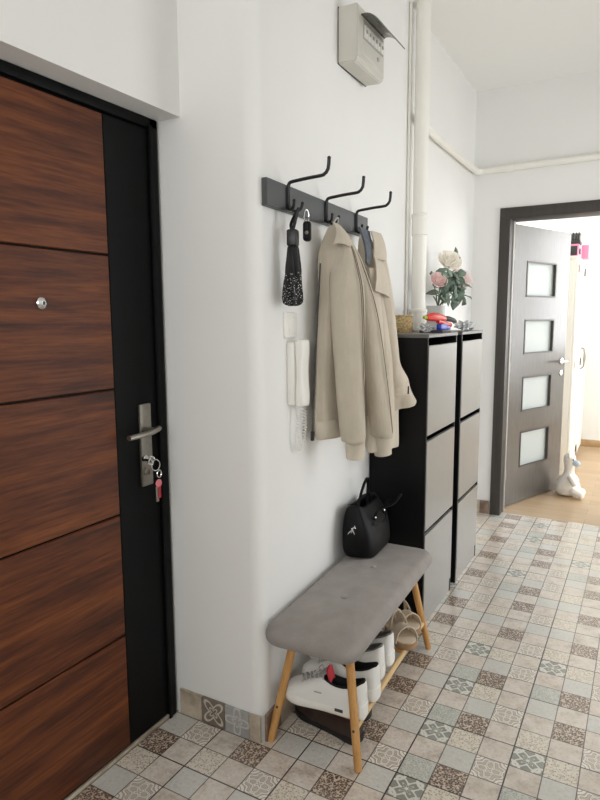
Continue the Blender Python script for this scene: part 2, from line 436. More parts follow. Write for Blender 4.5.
SKM = [plain_tile('skirting_beige', (160, 146, 128), (196, 184, 166)), plain_tile('skirting_dark_print', (108, 98, 88), (128, 118, 106), 1, (205, 197, 183)),
       plain_tile('skirting_grey_print', (150, 150, 148), (168, 168, 166), 2, (196, 195, 190)), plain_tile('skirting_brown', (96, 76, 64), (150, 128, 112))]
SKI = dict(B=0, S=1, U=2, K=3)
skirting('baseboard_return', (-1.085, -.69), (-.742, -.69), (0, -1), 'BSUB', .098)
skirting('baseboard_left', (xw(-.69)+.001, -.681), (xw(.31), .31), (1, -.0468), 'KBUBKB', .1)
skirting('baseboard_back', (-.785, 2.15), (-.622, 2.15), (0, -1), 'BK', .1)
# narrow cut-tile strip along the foot of the entrance door
struct('trim_threshold', box((-1.112, -1.64, 0), (-1.101, -.70, .012), .002), SKM[0])

# ------------------------------------------------------------------ entrance door
d1 = obj('door_1', box((-1.16, -1.62, .012), (-1.108, -.737, 2.003), .004), M['black_steel'], kind='structure')
bm = bmesh.new(); zs = [.02, .405, .803, 1.198, 1.597, 1.998]
for a, b in zip(zs, zs[1:]): box((-1.12, -1.60, a+.003), (-1.1, -.929, b-.003), .0025, 1, bm=bm)
obj('wood_panel', bm, M['door_wood'], d1)
bm = bmesh.new(); box((-1.1085, -.925, .02), (-1.104, -.742, 1.998), .002, 1, bm=bm); obj('steel_panel', bm, M['black_steel'], d1)
bm = bmesh.new(); lathe(bm, [(.016, 0), (.0165, .004), (.013, .009), (.007, .011), (.006, .012)], n=28)
bm.transform(Matrix.Translation((-1.1, -1.173, 1.452)) @ Matrix.Rotation(PI/2, 4, 'Y')); lathe
ph = obj('peephole', bm, M['chrome'], d1)
bm = bmesh.new(); ellipsoid(bm, (-1.0885, -1.173, 1.452), (.002, .006, .006), 12); obj('lens', bm, M['dark_grey'], ph)
pl = obj('handle_plate', add_box(bmesh.new(), (-1.098, -.808, 1.004), (.012, .05, .27), None, .004), M['steel'], d1)
bm = bmesh.new(); lathe(bm, [(.012, 0), (.012, .038)], n=18); bm.transform(Matrix.Translation((-1.094, -.818, 1.054)) @ Matrix.Rotation(PI/2, 4, 'Y'))
tube(bm, smooth_path([(-1.054, -.792, 1.060), (-1.046, -.82, 1.056), (-1.046, -.87, 1.052), (-1.05, -.928, 1.050)], 14), .0105, 12, flat=.8)
obj('lever', bm, M['steel'], pl)
bm = bmesh.new(); lathe(bm, [(.012, 0), (.012, .008), (.009, .011)], n=20); bm.transform(Matrix.Translation((-1.093, -.822, .962)) @ Matrix.Rotation(PI/2, 4, 'Y')); obj('lock_cylinder', bm, M['chrome'], pl)
bm = bmesh.new(); lathe(bm, [(.013, 0), (.013, .006), (.006, .009)], n=20); bm.transform(Matrix.Translation((-1.093, -.815, .918)) @ Matrix.Rotation(PI/2, 4, 'Y')); add_box(bm, (-1.08, -.815, .918), (.012, .005, .016), None, .0015); obj('thumb_turn', bm, M['steel'], pl)
# steel frame of the entrance door
bm = bmesh.new()
box((-1.17, -.738, 0), (-1.098, -.702, 2.034), .003, bm=bm); box((-1.17, -1.66, 2.004), (-1.098, -.702, 2.034), .003, bm=bm); box((-1.17, -1.66, 0), (-1.098, -1.62, 2.034), .003, bm=bm)
box((-1.098, -.744, 0), (-1.093, -.728, 2.012), .002, bm=bm)
struct('trim_1', bm, M['black_steel'])
# keys hanging from the lock
kb = thing('key_bunch', 'bunch of keys with pink and red tags hanging from the entrance door lock', 'keys', (-1.07, -.79, .96))
bm = bmesh.new(); add_box(bm, (-1.066, -.835, .962), (.036, .003, .008), None, .001); lathe_c = Vector((-1.052, -.835, .962))
r = lambda a: (lathe_c+Vector((.003*math.sin(3*a), .012*math.cos(a), .012*math.sin(a))))
tube(bm, [r(2*PI*k/18) for k in range(19)], .0035, 8); obj('key', bm, M['chrome'], kb)
bm = bmesh.new(); tube(bm, [(-1.05+.004*math.sin(2*PI*k/20), -.818+.015*math.sin(2*PI*k/20), .944+.018*math.cos(2*PI*k/20)) for k in range(21)], .0022, 8); obj('ring', bm, M['chrome'], kb)
bm = bmesh.new(); tube(bm, [(-1.05, -.802+.01*math.sin(2*PI*k/16), .912+.012*math.cos(2*PI*k/16)) for k in range(17)], .002, 6); obj('ring', bm, M['chrome'], kb)
bm = bmesh.new(); lathe(bm, [(.012, -.0025), (.014, 0), (.012, .0025)], n=20); bm.transform(Matrix.Translation((-1.048, -.808, .882)) @ Matrix.Rotation(PI/2, 4, 'Y')); t_ = obj('tag', bm, M['pink_tag'], kb); t_['label'] = 'round pink key tag'
bm = bmesh.new(); add_box(bm, (-1.05, -.814, .847), (.003, .012, .05), None, .001); obj('key', bm, M['steel'], kb)
bm = bmesh.new(); add_box(bm, (-1.047, -.805, .853), (.004, .008, .04), None, .0012); t_ = obj('tag', bm, M['red_cloth'], kb); t_['label'] = 'narrow red tag'

# ------------------------------------------------------------------ bedroom door
bm = bmesh.new()
box((-.613, 2.135, 0), (-.543, 2.335, 2.068), .003, bm=bm)
box((-.613, 2.135, 2.068), (DX1+.07, 2.335, 2.14), .003, bm=bm)
box((DX1-.005, 2.135, 0), (DX1+.07, 2.335, 2.068), .003, bm=bm)
struct('trim_2', bm, M['casing'])
bm = bmesh.new(); box((-.545, 2.235, 0), (-.534, 2.268, 2.066), .002, bm=bm); o = struct('trim_3', bm, M['grey_plastic'])
d2 = bpy.data.objects.new('door_2', None); COL.objects.link(d2); d2['kind'] = 'structure'
d2.location = (-.552, 2.350, 0); d2.rotation_euler = (0, 0, math.radians(68.5))
def dbox(bm, u0, u1, z0, z1, v0=0, v1=.04, bev=0): return box((u0, v0, z0), (u1, v1, z1), bev, 1, bm=bm)
wz = [(.282, .55), (.71, .965), (1.14, 1.388), (1.56, 1.812)]; U0, U1, DW = .182, .592, .795
bm = bmesh.new()
dbox(bm, 0, U0, .008, 2.06); dbox(bm, U1, DW, .008, 2.06)
e = [.008]+[q for p in wz for q in p]+[2.06]
for a, b in zip(e[::2], e[1::2]): dbox(bm, U0, U1, a, b)
obj('leaf', bm, M['wenge'], d2, local=True)
for a, b in wz:
    bm = bmesh.new(); dbox(bm, U0-.004, U1+.004, a-.004, b+.004, .021, .027)
    pn = obj('glass_pane', bm, M['glass_pane'], d2, local=True)
    bm = bmesh.new()
    for q in ((U0-.004, U0+.008, a, b), (U1-.008, U1+.004, a, b)): dbox(bm, q[0], q[1], q[2], q[3], -.003, .001)
    for q in ((U0-.004, U1+.004, a-.004, a+.008), (U0-.004, U1+.004, b-.008, b+.004)): dbox(bm, q[0], q[1], q[2], q[3], -.003, .001)
    obj('glazing_bead', bm, M['casing'], pn, local=True)
bm = bmesh.new(); lathe(bm, [(.024, 0), (.024, .008), (.011, .01), (.010, .045)], n=20); bm.transform(Matrix.Translation((.735, 0, 1.06)) @ Matrix.Rotation(PI/2, 4, 'X'))
tube(bm, [(.738, -.045, 1.06), (.70, -.05, 1.06), (.62, -.048, 1.06)], .009, 10); obj('door_handle', bm, M['chrome'], d2, local=True)
bm = bmesh.new(); lathe(bm, [(.022, 0), (.022, .007), (.008, .009)], n=20); bm.transform(Matrix.Translation((.735, 0, .965)) @ Matrix.Rotation(PI/2, 4, 'X')); obj('keyhole_plate', bm, M['chrome'], d2, local=True)
for z in (.25, 1.05, 1.85): obj('hinge', tube(bmesh.new(), [(-.006, -.004, z-.04), (-.006, -.004, z+.04)], .007, 10), M['grey_plastic'], d2, local=True)

# ------------------------------------------------------------------ coat rack
def W(s, d, z, y0=-.25):
    """point along the rack wall: s = y, d = distance off the plaster"""
    return Vector((xw(s)+d, s, z))
cr_ = thing('coat_rack', 'black wall coat rack with three double hooks on the white wall', 'coat rack', W(-.245, 0, 1.79))
rot = rotz(WA)
y0, y1 = -.655, .21
bm = bmesh.new(); c = (W(y0, .011, 0)+W(y1, .011, 0))/2
add_box(bm, (c.x, c.y, 1.788), (.02, y1-y0, .082), rot, .002, 1); obj('board', bm, M['rack'], cr_)
HY = [-.524, -.228, .068]
for hy in HY:
    bm = bmesh.new(); b = W(hy, .026, 0)
    X = b.x
    pts = [(X, hy, 1.765), (X, hy, 1.80), (X, hy, 1.822)] + [(X+.012*(1-math.cos(a)), hy, 1.825+.012*math.sin(a)) for a in (.4, .8, 1.2)] + \
          [(X+.02, hy, 1.838), (X+.07, hy, 1.842), (X+.113, hy, 1.844)] + [(X+.113+.03*math.sin(a), hy, 1.873-.03*math.cos(a)) for a in (.4, .8, 1.2)] + [(X+.143, hy, 1.876), (X+.144, hy, 1.892)]
    tube(bm, pts, .0055, 12); ellipsoid(bm, (X+.144, hy, 1.893), (.0062, .0062, .006), 12)
    box((X-.007, hy-.011, 1.752), (X-.001, hy+.011, 1.82), .002, 1, bm=bm)
    for s in (-1, 1):
        q = [(X, hy, 1.772), (X+.004, hy+.006*s, 1.756), (X+.018, hy+.016*s, 1.748), (X+.032, hy+.024*s, 1.757), (X+.036, hy+.027*s, 1.772)]
        tube(bm, smooth_path(q, 12), .005, 10); ellipsoid(bm, (X+.036, hy+.027*s, 1.773), (.006, .006, .006), 10)
    obj('hook', bm, M['black_metal'], cr_)

# ------------------------------------------------------------------ garments
def garment(st, n=72, m=56, folds=(), seed=0, squash=2.3):
    """loft of superellipse rings through stations (z, y, x, half y, half x, turn)"""
    S = smooth_path(st, m); bm = bmesh.new(); rr = []; rnd = random.Random(seed); ph = [rnd.uniform(0, 6.28) for _ in range(12)]
    for i, (z, y, x, a, b, tw) in enumerate(S):
        t = i/(m-1); ring = []
        for k in range(n):
            th = 2*PI*k/n; c, s = math.cos(th), math.sin(th)
            e = 2/squash; py = a*math.copysign(abs(c)**e, c); px = b*math.copysign(abs(s)**e, s)
            f = 0
            for q, (fr, am, dr) in enumerate(folds): f += am*(.25+.75*t)*math.sin(fr*th+ph[q]+dr*t)
            L = math.hypot(px, py)+1e-6; g = min(f, .6*min(a, b))
            px += px/L*g; py += py/L*g
            ct, sn = math.cos(tw), math.sin(tw)
            ring.append((x+px*ct-py*sn, y+px*sn+py*ct, z+.004*math.sin(3*th+ph[5])*t))
        rr.append(ring)
    rings(bm, rr); return bm
def sleeve(path, n=36, m=44, seed=0, wr=.004):
    """path stations (x, y, z, radius across, radius deep)"""
    S = smooth_path(path, m); bm = bmesh.new(); rr = []; rnd = random.Random(seed); ph = [rnd.uniform(0, 6.28) for _ in range(8)]
    for i, (x, y, z, a, b) in enumerate(S):
        t = i/(m-1); p = Vector((x, y, z)); q0 = Vector(S[max(i-1, 0)][:3]); q1 = Vector(S[min(i+1, m-1)][:3]); d = (q1-q0).normalized()
        u = Vector((.91, .40, 0)); u = (u-d*u.dot(d)).normalized(); v = d.cross(u)
        ring = []
        for k in range(n):
            th = 2*PI*k/n; w = wr*(.5+t)*(math.sin(2*th+ph[0]+5*t)+.6*math.sin(3*th+ph[1]-9*t))+wr*.7*math.sin(26*t+ph[2]+2*math.cos(th))*max(0, t-.35)
            ring.append(p+u*((a+w)*math.cos(th))+v*((b+w)*math.sin(th)))
        rr.append(ring)
    rings(bm, rr); return bm
def ribbon(bm, pts, w, th, up):
    """flat strip of width w along pts, thickness th, up = list of or single width directions"""
    rr = []
    for i, p in enumerate(pts):
        p = Vector(p); d = (Vector(pts[min(i+1, len(pts)-1)])-Vector(pts[max(i-1, 0)])).normalized()
        a = Vector(up[i] if isinstance(up, list) else up).normalized(); a = (a-d*a.dot(d)).normalized(); c = d.cross(a)
        ww = w[i] if isinstance(w, list) else w
        rr.append([p+a*ww/2+c*th/2, p-a*ww/2+c*th/2, p-a*ww/2-c*th/2, p+a*ww/2-c*th/2])
    rings(bm, rr); return bm
def patch(bm, P, th, n=None):
    """thick sheet through a grid of points; thickness along approx normal"""
    nu, nv = len(P), len(P[0]); A = [[Vector(p) for p in r] for r in P]
    N = [[None]*nv for _ in range(nu)]
    for i in range(nu):
        for j in range(nv):
            a = A[min(i+1, nu-1)][j]-A[max(i-1, 0)][j]; b = A[i][min(j+1, nv-1)]-A[i][max(j-1, 0)]
            N[i][j] = a.cross(b).normalized()
    F = [[bm.verts.new(A[i][j]+N[i][j]*th/2) for j in range(nv)] for i in range(nu)]
    B = [[bm.verts.new(A[i][j]-N[i][j]*th/2) for j in range(nv)] for i in range(nu)]
    for i in range(nu-1):
        for j in range(nv-1):
            bm.faces.new((F[i][j], F[i+1][j], F[i+1][j+1], F[i][j+1])); bm.faces.new((B[i][j], B[i][j+1], B[i+1][j+1], B[i+1][j]))
    for i in range(nu-1):
        bm.faces.new((F[i][0], B[i][0], B[i+1][0], F[i+1][0])); bm.faces.new((F[i][-1], F[i+1][-1], B[i+1][-1], B[i][-1]))
    for j in range(nv-1):
        bm.faces.new((F[0][j], F[0][j+1], B[0][j+1], B[0][j])); bm.faces.new((F[-1][j], B[-1][j], B[-1][j+1], F[-1][j+1]))
    return bm

# bomber jacket on the middle hook
jk = thing('jacket', 'beige zip jacket with ribbed cuffs, hung in front on the middle hook', 'jacket', (-.70, -.248, 1.75))
st = [(1.735, -.247, -.698, .012, .010, 0), (1.715, -.245, -.700, .024, .020, 0), (1.67, -.238, -.705, .050, .034, .02), (1.62, -.225, -.705, .080, .043, .03), (1.52, -.18, -.708, .128, .045, .04),
      (1.38, -.168, -.708, .163, .043, .045), (1.2, -.158, -.708, .191, .042, .045), (1.06, -.15, -.708, .213, .042, .045), (1.0, -.148, -.708, .215, .040, .045), (.978, -.147, -.708, .205, .036, .045)]
body = obj('jacket_body', garment(st, folds=((3, .008, 2), (5, .006, -3), (8, .004, 4), (13, .002, 6)), seed=3), M['jacket'], jk)
st2 = [(1.045, -.149, -.708, .218, .046, .045), (1.01, -.147, -.708, .218, .045, .045), (.98, -.146, -.708, .208, .041, .045), (.972, -.146, -.708, .20, .036, .045)]
obj('hem_band', garment(st2, m=12, folds=((40, .0012, 0),), seed=5), M['rib'], jk)
# collar folded over at the top
bm = bmesh.new(); P = []
for i in range(9):
    t = i/8; a = -1.2+t*2.6
    top = Vector((-.690+.030*math.cos(a)*.6, -.245+.034*math.sin(a), 1.742-.018*t))
    low = Vector((-.672+.062*math.cos(a)*.75, -.252+.085*math.sin(a), 1.652-.012*math.sin(2*a)))
    P.append([top+(low-top)*(k/5)+Vector((.012*math.sin(PI*k/5), 0, 0)) for k in range(6)])
patch(bm, P, .005); obj('collar', bm, M['jacket'], jk)
sl = obj('sleeve', sleeve([(-.684, -.248, 1.70, .020, .016), (-.658, -.252, 1.645, .038, .031), (-.645, -.260, 1.56, .054, .04), (-.632, -.27, 1.47, .060, .044), (-.612, -.282, 1.22, .055, .043), (-.603, -.270, 1.02, .052, .042), (-.603, -.266, .972, .049, .040), (-.603, -.265, .962, .036, .03)], seed=1, wr=.0055), M['jacket'], jk)
bm = sleeve([(-.602, -.262, .975, .033, .028), (-.601, -.258, .955, .034, .028), (-.601, -.254, .900, .034, .028)], m=14, wr=.0008); obj('cuff', bm, M['rib'], sl)
sr = obj('sleeve', sleeve([(-.685, -.215, 1.68, .03, .022), (-.665, -.175, 1.61, .044, .034), (-.652, -.068, 1.435, .050, .040), (-.645, .025, 1.18, .050, .040), (-.640, .080, .97, .050, .040), (-.639, .09, .925, .046, .037), (-.639, .091, .915, .034, .028)], seed=4, wr=.0055), M['jacket'], jk)
bm = sleeve([(-.638, .092, .928, .035, .028), (-.638, .096, .905, .037, .028), (-.637, .109, .840, .037, .028)], m=14, wr=.0008); obj('cuff', bm, M['rib'], sr)
def seam(path, ang, parent, name='seam', rad=.0017, mat='seam', t0=.1, t1=.97):
    """raised stitched line along a sleeve, ang measured round it"""
    S = smooth_path(path, 44); pts = []
    for i in range(int(44*t0), int(44*t1)):
        x, y, z, a, b = S[i]; d = (Vector(S[min(i+1, 43)][:3])-Vector(S[i-1][:3])).normalized()
        u = Vector((.91, .40, 0)); u = (u-d*u.dot(d)).normalized(); v = d.cross(u)
        pts.append(Vector((x, y, z))+u*((a+.001)*math.cos(ang))+v*((b+.001)*math.sin(ang)))
    bm = bmesh.new(); tube(bm, pts, rad, 6); return obj(name, bm, M[mat], parent)
M['seam'] = plain('dark_beige_stitching', (118, 107, 95), .9)
PA = [(-.684, -.248, 1.70, .020, .016), (-.658, -.252, 1.645, .038, .031), (-.645, -.260, 1.56, .054, .04), (-.632, -.27, 1.47, .060, .044), (-.612, -.282, 1.22, .055, .043), (-.603, -.270, 1.02, .052, .042), (-.603, -.266, .972, .049, .040)]
seam(PA, .55, sl, t0=.04, t1=.8); seam(PA, .30, sl, t0=.04, t1=.8); seam(PA, 2.75, sl, t0=.10, t1=.7)
PB = [(-.685, -.215, 1.68, .03, .022), (-.665, -.175, 1.61, .044, .034), (-.652, -.068, 1.435, .050, .040), (-.645, .025, 1.18, .050, .040), (-.640, .080, .97, .050, .040), (-.639, .09, .925, .046, .037)]
seam(PB, .35, sr, t0=.06, t1=.98)
# open zip edge next to the wall
bm = bmesh.new(); zp = smooth_path([(-.712, -.318, 1.60), (-.716, -.328, 1.45), (-.718, -.352, 1.2), (-.718, -.368, 1.0)], 20)
tube(bm, zp, .003, 8); z_ = obj('zipper', bm, M['dark_grey'], jk)
bm = bmesh.new(); add_box(bm, (-.717, -.371, .992), (.012, .012, .034), None, .003); obj('zipper_stop', bm, M['dark_rubber'], z_)
bm = bmesh.new(); tube(bm, smooth_path([(-.695, -.228, 1.735), (-.690, -.222, 1.752), (-.684, -.235, 1.764), (-.690, -.248, 1.752), (-.695, -.252, 1.735)], 12), .003, 8); obj('hanging_loop', bm, M['grey_plastic'], jk)

# trench coat on the last hook
tc_ = thing('coat', 'longer sand coloured coat with a storm flap, hung behind on the last hook', 'coat', (-.70, .008, 1.75))
st = [(1.735, .03, -.695, .018, .014, 0), (1.70, .055, -.695, .042, .026, 0), (1.62, .085, -.69, .075, .04, 0), (1.5, .11, -.685, .105, .05, 0), (1.36, .13, -.675, .125, .06, 0), (1.22, .145, -.668, .125, .066, 0), (1.1, .155, -.668, .115, .064, 0), (.98, .165, -.668, .105, .06, 0), (.87, .17, -.67, .105, .06, 0), (.855, .17, -.67, .095, .05, 0)]
obj('coat_body', garment(st, folds=((3, .007, 3), (5, .006, -2), (9, .004, 3)), seed=8), M['trench'], tc_)
bm = bmesh.new(); P = []
obj('waist_band', garment([(1.175, .148, -.668, .124, .069, 0), (1.165, .149, -.668, .126, .071, 0), (1.15, .150, -.668, .124, .069, 0)], m=10, folds=((34, .004, 0), (3, .003, 1)), seed=12), M['trench'], tc_)
cs = obj('sleeve', sleeve([(-.688, .078, 1.70, .02, .016), (-.665, .083, 1.66, .032, .028), (-.642, .108, 1.49, .042, .036), (-.624, .130, 1.30, .042, .037), (-.618, .142, 1.23, .040, .035), (-.606, .160, 1.16, .048, .042), (-.600, .172, 1.115, .042, .036), (-.592, .184, 1.06, .046, .041), (-.588, .190, 1.035, .049, .043)], seed=9, wr=.008), M['trench'], tc_)
bm = sleeve([(-.602, .169, 1.128, .0475, .0415), (-.597, .177, 1.095, .0485, .0425)], m=6, wr=.001); sp_ = obj('cuff_strap', bm, M['trench'], cs)
bm = bmesh.new(); add_box(bm, (-.556, .176, 1.11), (.008, .022, .034), rotz(.4), .002); obj('buckle', bm, M['dark_rubber'], sp_)
bm = bmesh.new(); P = []       # storm flap across the chest
for i in range(8):
    t = i/7
    a = Vector((-.655+.0*t, .015+.105*t, 1.675-.01*t)); b = Vector((-.622+.015*math.sin(PI*t), -.035+.165*t, 1.512-.03*t))
    P.append([a+(b-a)*(k/7)+Vector((.012*math.sin(PI*k/7), -.004*math.sin(PI*k/7), 0)) for k in range(8)])
patch(bm, P, .005); obj('storm_flap', bm, M['trench'], tc_)
bm = bmesh.new(); P = []       # stand collar
for i in range(10):
    t = i/9; a = -.9+t*2.3
    top = Vector((-.685+.040*math.cos(a), .055+.062*math.sin(a), 1.752-.012*math.cos(a)))
    low = Vector((-.680+.055*math.cos(a), .065+.078*math.sin(a), 1.655-.02*math.cos(a)))
    P.append([top+(low-top)*(k/5)+Vector((.010*math.sin(PI*k/5), -.005*math.sin(PI*k/5), 0)) for k in range(6)])
patch(bm, P, .006); obj('collar', bm, M['trench'], tc_)
bm = bmesh.new(); P = []       # grey inner lining turned out beside the collar
for i in range(6):
    t = i/5
    a = Vector((-.676, -.072+.10*t, 1.752-.006*t)); b = Vector((-.650, -.058+.022*t, 1.618-.010*t))
    P.append([a+(b-a)*(k/7)+Vector((.010*math.sin(PI*k/7), 0, 0)) for k in range(8)])
patch(bm, P, .008); l_ = obj('lining', bm, M['denim'], tc_); l_['label'] = 'grey blue lining'
bm = bmesh.new(); P = []       # front edge falling in a long lapel
for i in range(14):
    t = i/13
    a = Vector((-.650+.018*math.sin(PI*t), -.030+.080*t**1.2, 1.60-.66*t)); b = a+Vector((.012, .055, .0))
    P.append([a+(b-a)*(k/4)+Vector((.008*math.sin(PI*k/4), 0, 0)) for k in range(5)])
patch(bm, P, .006); obj('front_placket', bm, M['trench'], tc_)

# ------------------------------------------------------------------ folded umbrella and key pouch on the first hook
um = thing('umbrella', 'folded black umbrella with small white dots hanging from the first hook', 'umbrella', (-.69, -.545, 1.74))
ux, uy = -.692, -.545
bm = bmesh.new(); add_box(bm, (ux, uy, 1.66), (.034, .04, .052), rotz(.3), .006); u_h = obj('handle', bm, M['black_metal'], um)
bm = bmesh.new(); ribbon(bm, smooth_path([(ux, uy, 1.684), (ux+.006, uy+.004, 1.71), (-.678, -.537, 1.745), (-.672, -.538, 1.752), (-.682, -.536, 1.742), (ux-.006, uy, 1.705), (ux-.004, uy, 1.684)], 24), .016, .002, (0, 1, 0)); obj('wrist_strap', bm, M['umbrella'], u_h)
def pleated(prof, ph, seed, n=60):
    rnd = random.Random(seed); bm = bmesh.new(); rr = []
    for z, rad, am in smooth_path(prof, 26):
        rr.append([(ux+(rad*(1+am*math.sin(7*2*PI*k/n+z*26+ph)+.5*am*math.sin(11*2*PI*k/n+z*60)))*math.cos(2*PI*k/n),
                    uy+(rad*(1+am*math.sin(7*2*PI*k/n+z*26+ph)+.5*am*math.sin(11*2*PI*k/n+z*60)))*math.sin(2*PI*k/n), z) for k in range(n)])
    rings(bm, rr); return bm
uc = obj('canopy', pleated([(1.636, .014, .02), (1.628, .018, .05), (1.60, .020, .10), (1.57, .022, .16), (1.545, .0225, .2)], 0, 1), M['umbrella'], um)
obj('dotted_hem', pleated([(1.555, .022, .2), (1.53, .025, .24), (1.50, .026, .26), (1.472, .026, .28), (1.455, .022, .3), (1.448, .012, .2)], 1, 2), M['umbrella_dots'], uc)
kp = thing('key_pouch', 'small black leather key pouch beside the umbrella strap on the first hook', 'key pouch', (-.672, -.488, 1.74))
bm = bmesh.new(); add_box(bm, (-.672, -.487, 1.686), (.026, .034, .062), rotz(.4), .009, 3); kpb = obj('pouch', bm, M['leather'], kp)
bm = bmesh.new(); lathe(bm, [(.006, 0), (.006, .003), (.004, .005)], n=14); bm.transform(Matrix.Translation((-.664, -.5045, 1.680)) @ Matrix.Rotation(PI/2, 4, 'X')); obj('snap_button', bm, M['steel'], kpb)
bm = bmesh.new(); tube(bm, [(-.672+.003*math.cos(2*PI*k/18), -.492+.010*math.cos(2*PI*k/18), 1.733+.02*math.sin(2*PI*k/18)) for k in range(19)], .002, 8); obj('ring', bm, M['chrome'], kp)

# ------------------------------------------------------------------ switch, intercom
sw = thing('light_switch', 'white square light switch on the wall above the intercom handset', 'light switch', W(-.48, 0, 1.385))
bm = bmesh.new(); add_box(bm, W(-.48, .005, 1.386), (.012, .084, .084), rot, .003); obj('switch_frame', bm, M['plastic'], sw)
bm = bmesh.new(); add_box(bm, W(-.476, .011, 1.386), (.006, .046, .05), rot, .002); obj('rocker', bm, M['plastic'], sw)
ic = thing('intercom_phone', 'white wall intercom handset with coiled cord beside the beige jacket', 'intercom', W(-.44, 0, 1.22))
bm = bmesh.new(); add_box(bm, W(-.462, .013, 1.224), (.026, .074, .214), rot, .006, 3); obj('intercom_base', bm, M['plastic'], ic)
bm = bmesh.new()
hp = smooth_path([(1.337, .026, .011), (1.332, .031, .015), (1.30, .032, .017), (1.25, .030, .013), (1.20, .030, .013), (1.15, .032, .017), (1.118, .031, .015), (1.112, .026, .011)], 30)
rr = []
for z, a, b in hp:
    c = W(-.455, .038, z); rr.append([(c.x+b*math.copysign(abs(math.sin(2*PI*k/28))**.6, math.sin(2*PI*k/28)), c.y+a*math.copysign(abs(math.cos(2*PI*k/28))**.6, math.cos(2*PI*k/28)), z) for k in range(28)])
rings(bm, rr); obj('handset', bm, M['plastic'], ic)
bm = bmesh.new(); pts = []
U = smooth_path([(-.715, -.455, 1.115), (-.722, -.468, 1.05), (-.724, -.466, .985), (-.722, -.448, .955), (-.722, -.428, .99), (-.722, -.418, 1.05), (-.722, -.425, 1.112)], 220)
for k, p in enumerate(U):
    a = k*.95; pts.append((p[0]+.0065*math.cos(a), p[1]+.0065*math.sin(a), p[2]))
tube(bm, pts, .0016, 6); obj('coiled_cord', bm, M['plastic'], ic)

# ------------------------------------------------------------------ breaker box
bb = thing('breaker_box', 'small grey breaker box high on the wall with its lid swung open', 'breaker box', W(.06, 0, 2.45))
bx0, bx1 = -.770, -.686
pr = [(bx0, 2.352), (bx0, 2.548), (bx1-.006, 2.550), (bx1, 2.543), (bx1, 2.362), (bx1-.012, 2.349)]
bmA = bmesh.new(); rings(bmA, [[(x, y, z) for x, z in pr] for y in (-.07, .192)])
bmesh.ops.bevel(bmA, geom=[e for e in bmA.edges], offset=.004, segments=2, affect='EDGES')
bbx = obj('case', bmA, M['box_plastic'], bb)
bm = box((bx1-.02, -.035, 2.385), (bx1+.002, .180, 2.522), .002, 1); obj('front_panel', bm, M['box_plastic'], bb)
bm = box((bx1+.001, -.022, 2.440), (bx1+.004, .172, 2.508), .001, 1); fp = obj('breaker_window', bm, M['grey_plastic'], bb)
for k in range(6):
    y = -.004+k*.0315
    bm = box((bx1+.003, y-.013, 2.446), (bx1+.008, y+.013, 2.490), .0015, 1); br = obj('breaker', bm, M['plastic'], bb)
    bm = box((bx1+.007, y-.004, 2.462), (bx1+.012, y+.004, 2.474), .001, 1); obj('toggle', bm, M['grey_plastic'], br)
bm = bmesh.new(); P = []
for i in range(9):
    t = i/8; y = -.037+.222*t
    P.append([(bx1+.002+.088*s, y, 2.518-.060*s**1.5+.010*math.sin(PI*s)) for s in [k/8 for k in range(9)]])
patch(bm, P, .004); obj('lid', bm, M['smoke'], bb)
bm = bmesh.new(); tube(bm, [(bx1+.003, -.037, 2.518), (bx1+.003, .185, 2.518)], .004, 8); obj('hinge', bm, M['dark_grey'], bb)
bm = bmesh.new(); lathe(bm, [(.008, 0), (.008, .006), (.005, .008)], n=14); bm.transform(Matrix.Translation((bx1, .12, 2.413)) @ Matrix.Rotation(PI/2, 4, 'Y')); obj('screw', bm, M['grey_plastic'], bb)
bm = bmesh.new(); add_box(bm, (bx0+.004, .061, 2.45), (.006, .266, .2), None, .001); obj('back_plate', bm, M['dark_grey'], bb)

# ------------------------------------------------------------------ pipes
vp = thing('drain_pipe', 'thick white vertical pipe running up to the ceiling behind the black cabinets', 'pipe', (-.757, .815, 0))
bm = bmesh.new(); lathe(bm, [(.036, 0), (.036, H-.0005)], (-.733, .817, 0), 32); obj('pipe', bm, M['pvc'], vp)
for z0, z1, r1 in ((1.345, 1.455, .0435), (1.825, 1.93, .040)):
    bm = bmesh.new(); lathe(bm, [(.036, z0-.004), (r1, z0), (r1, z1-.018), (r1+.003, z1-.016), (r1+.003, z1-.004), (.0365, z1)], (-.733, .817, 0), 32); obj('collar', bm, M['pvc'], vp)
hpip = thing('heating_pipe', 'thin white pipe running level along the upper wall and over the dark doorway', 'pipe', (-.76, 1.5, 2.385))
bm = bmesh.new()
tube(bm, smooth_path([(-.768, .852, 2.405), (-.766, .93, 2.392), (-.765, 1.3, 2.385), (-.765, 1.8, 2.385), (-.765, 2.03, 2.386), (-.763, 2.095, 2.388), (-.735, 2.125, 2.39), (-.66, 2.126, 2.392), (-.3, 2.126, 2.397), (.3, 2.126, 2.405), (.975, 2.126, 2.41)], 90), .0205, 16); obj('pipe', bm, M['pvc'], hpip)
bm = bmesh.new(); tube(bm, [(-.585, 2.126, 2.393), (-.535, 2.126, 2.394)], .0245, 18); obj('coupling', bm, M['pvc'], hpip)
cb = thing('cable_conduit', 'slim white cable conduit running up the wall beside the thick pipe', 'conduit', (-.78, .71, 1.34))
bm = bmesh.new(); tube(bm, [(xw(.785)+.008, .785, 0.0), (xw(.785)+.008, .785, H-.0005)], .007, 12); obj('conduit', bm, M['pvc'], cb)

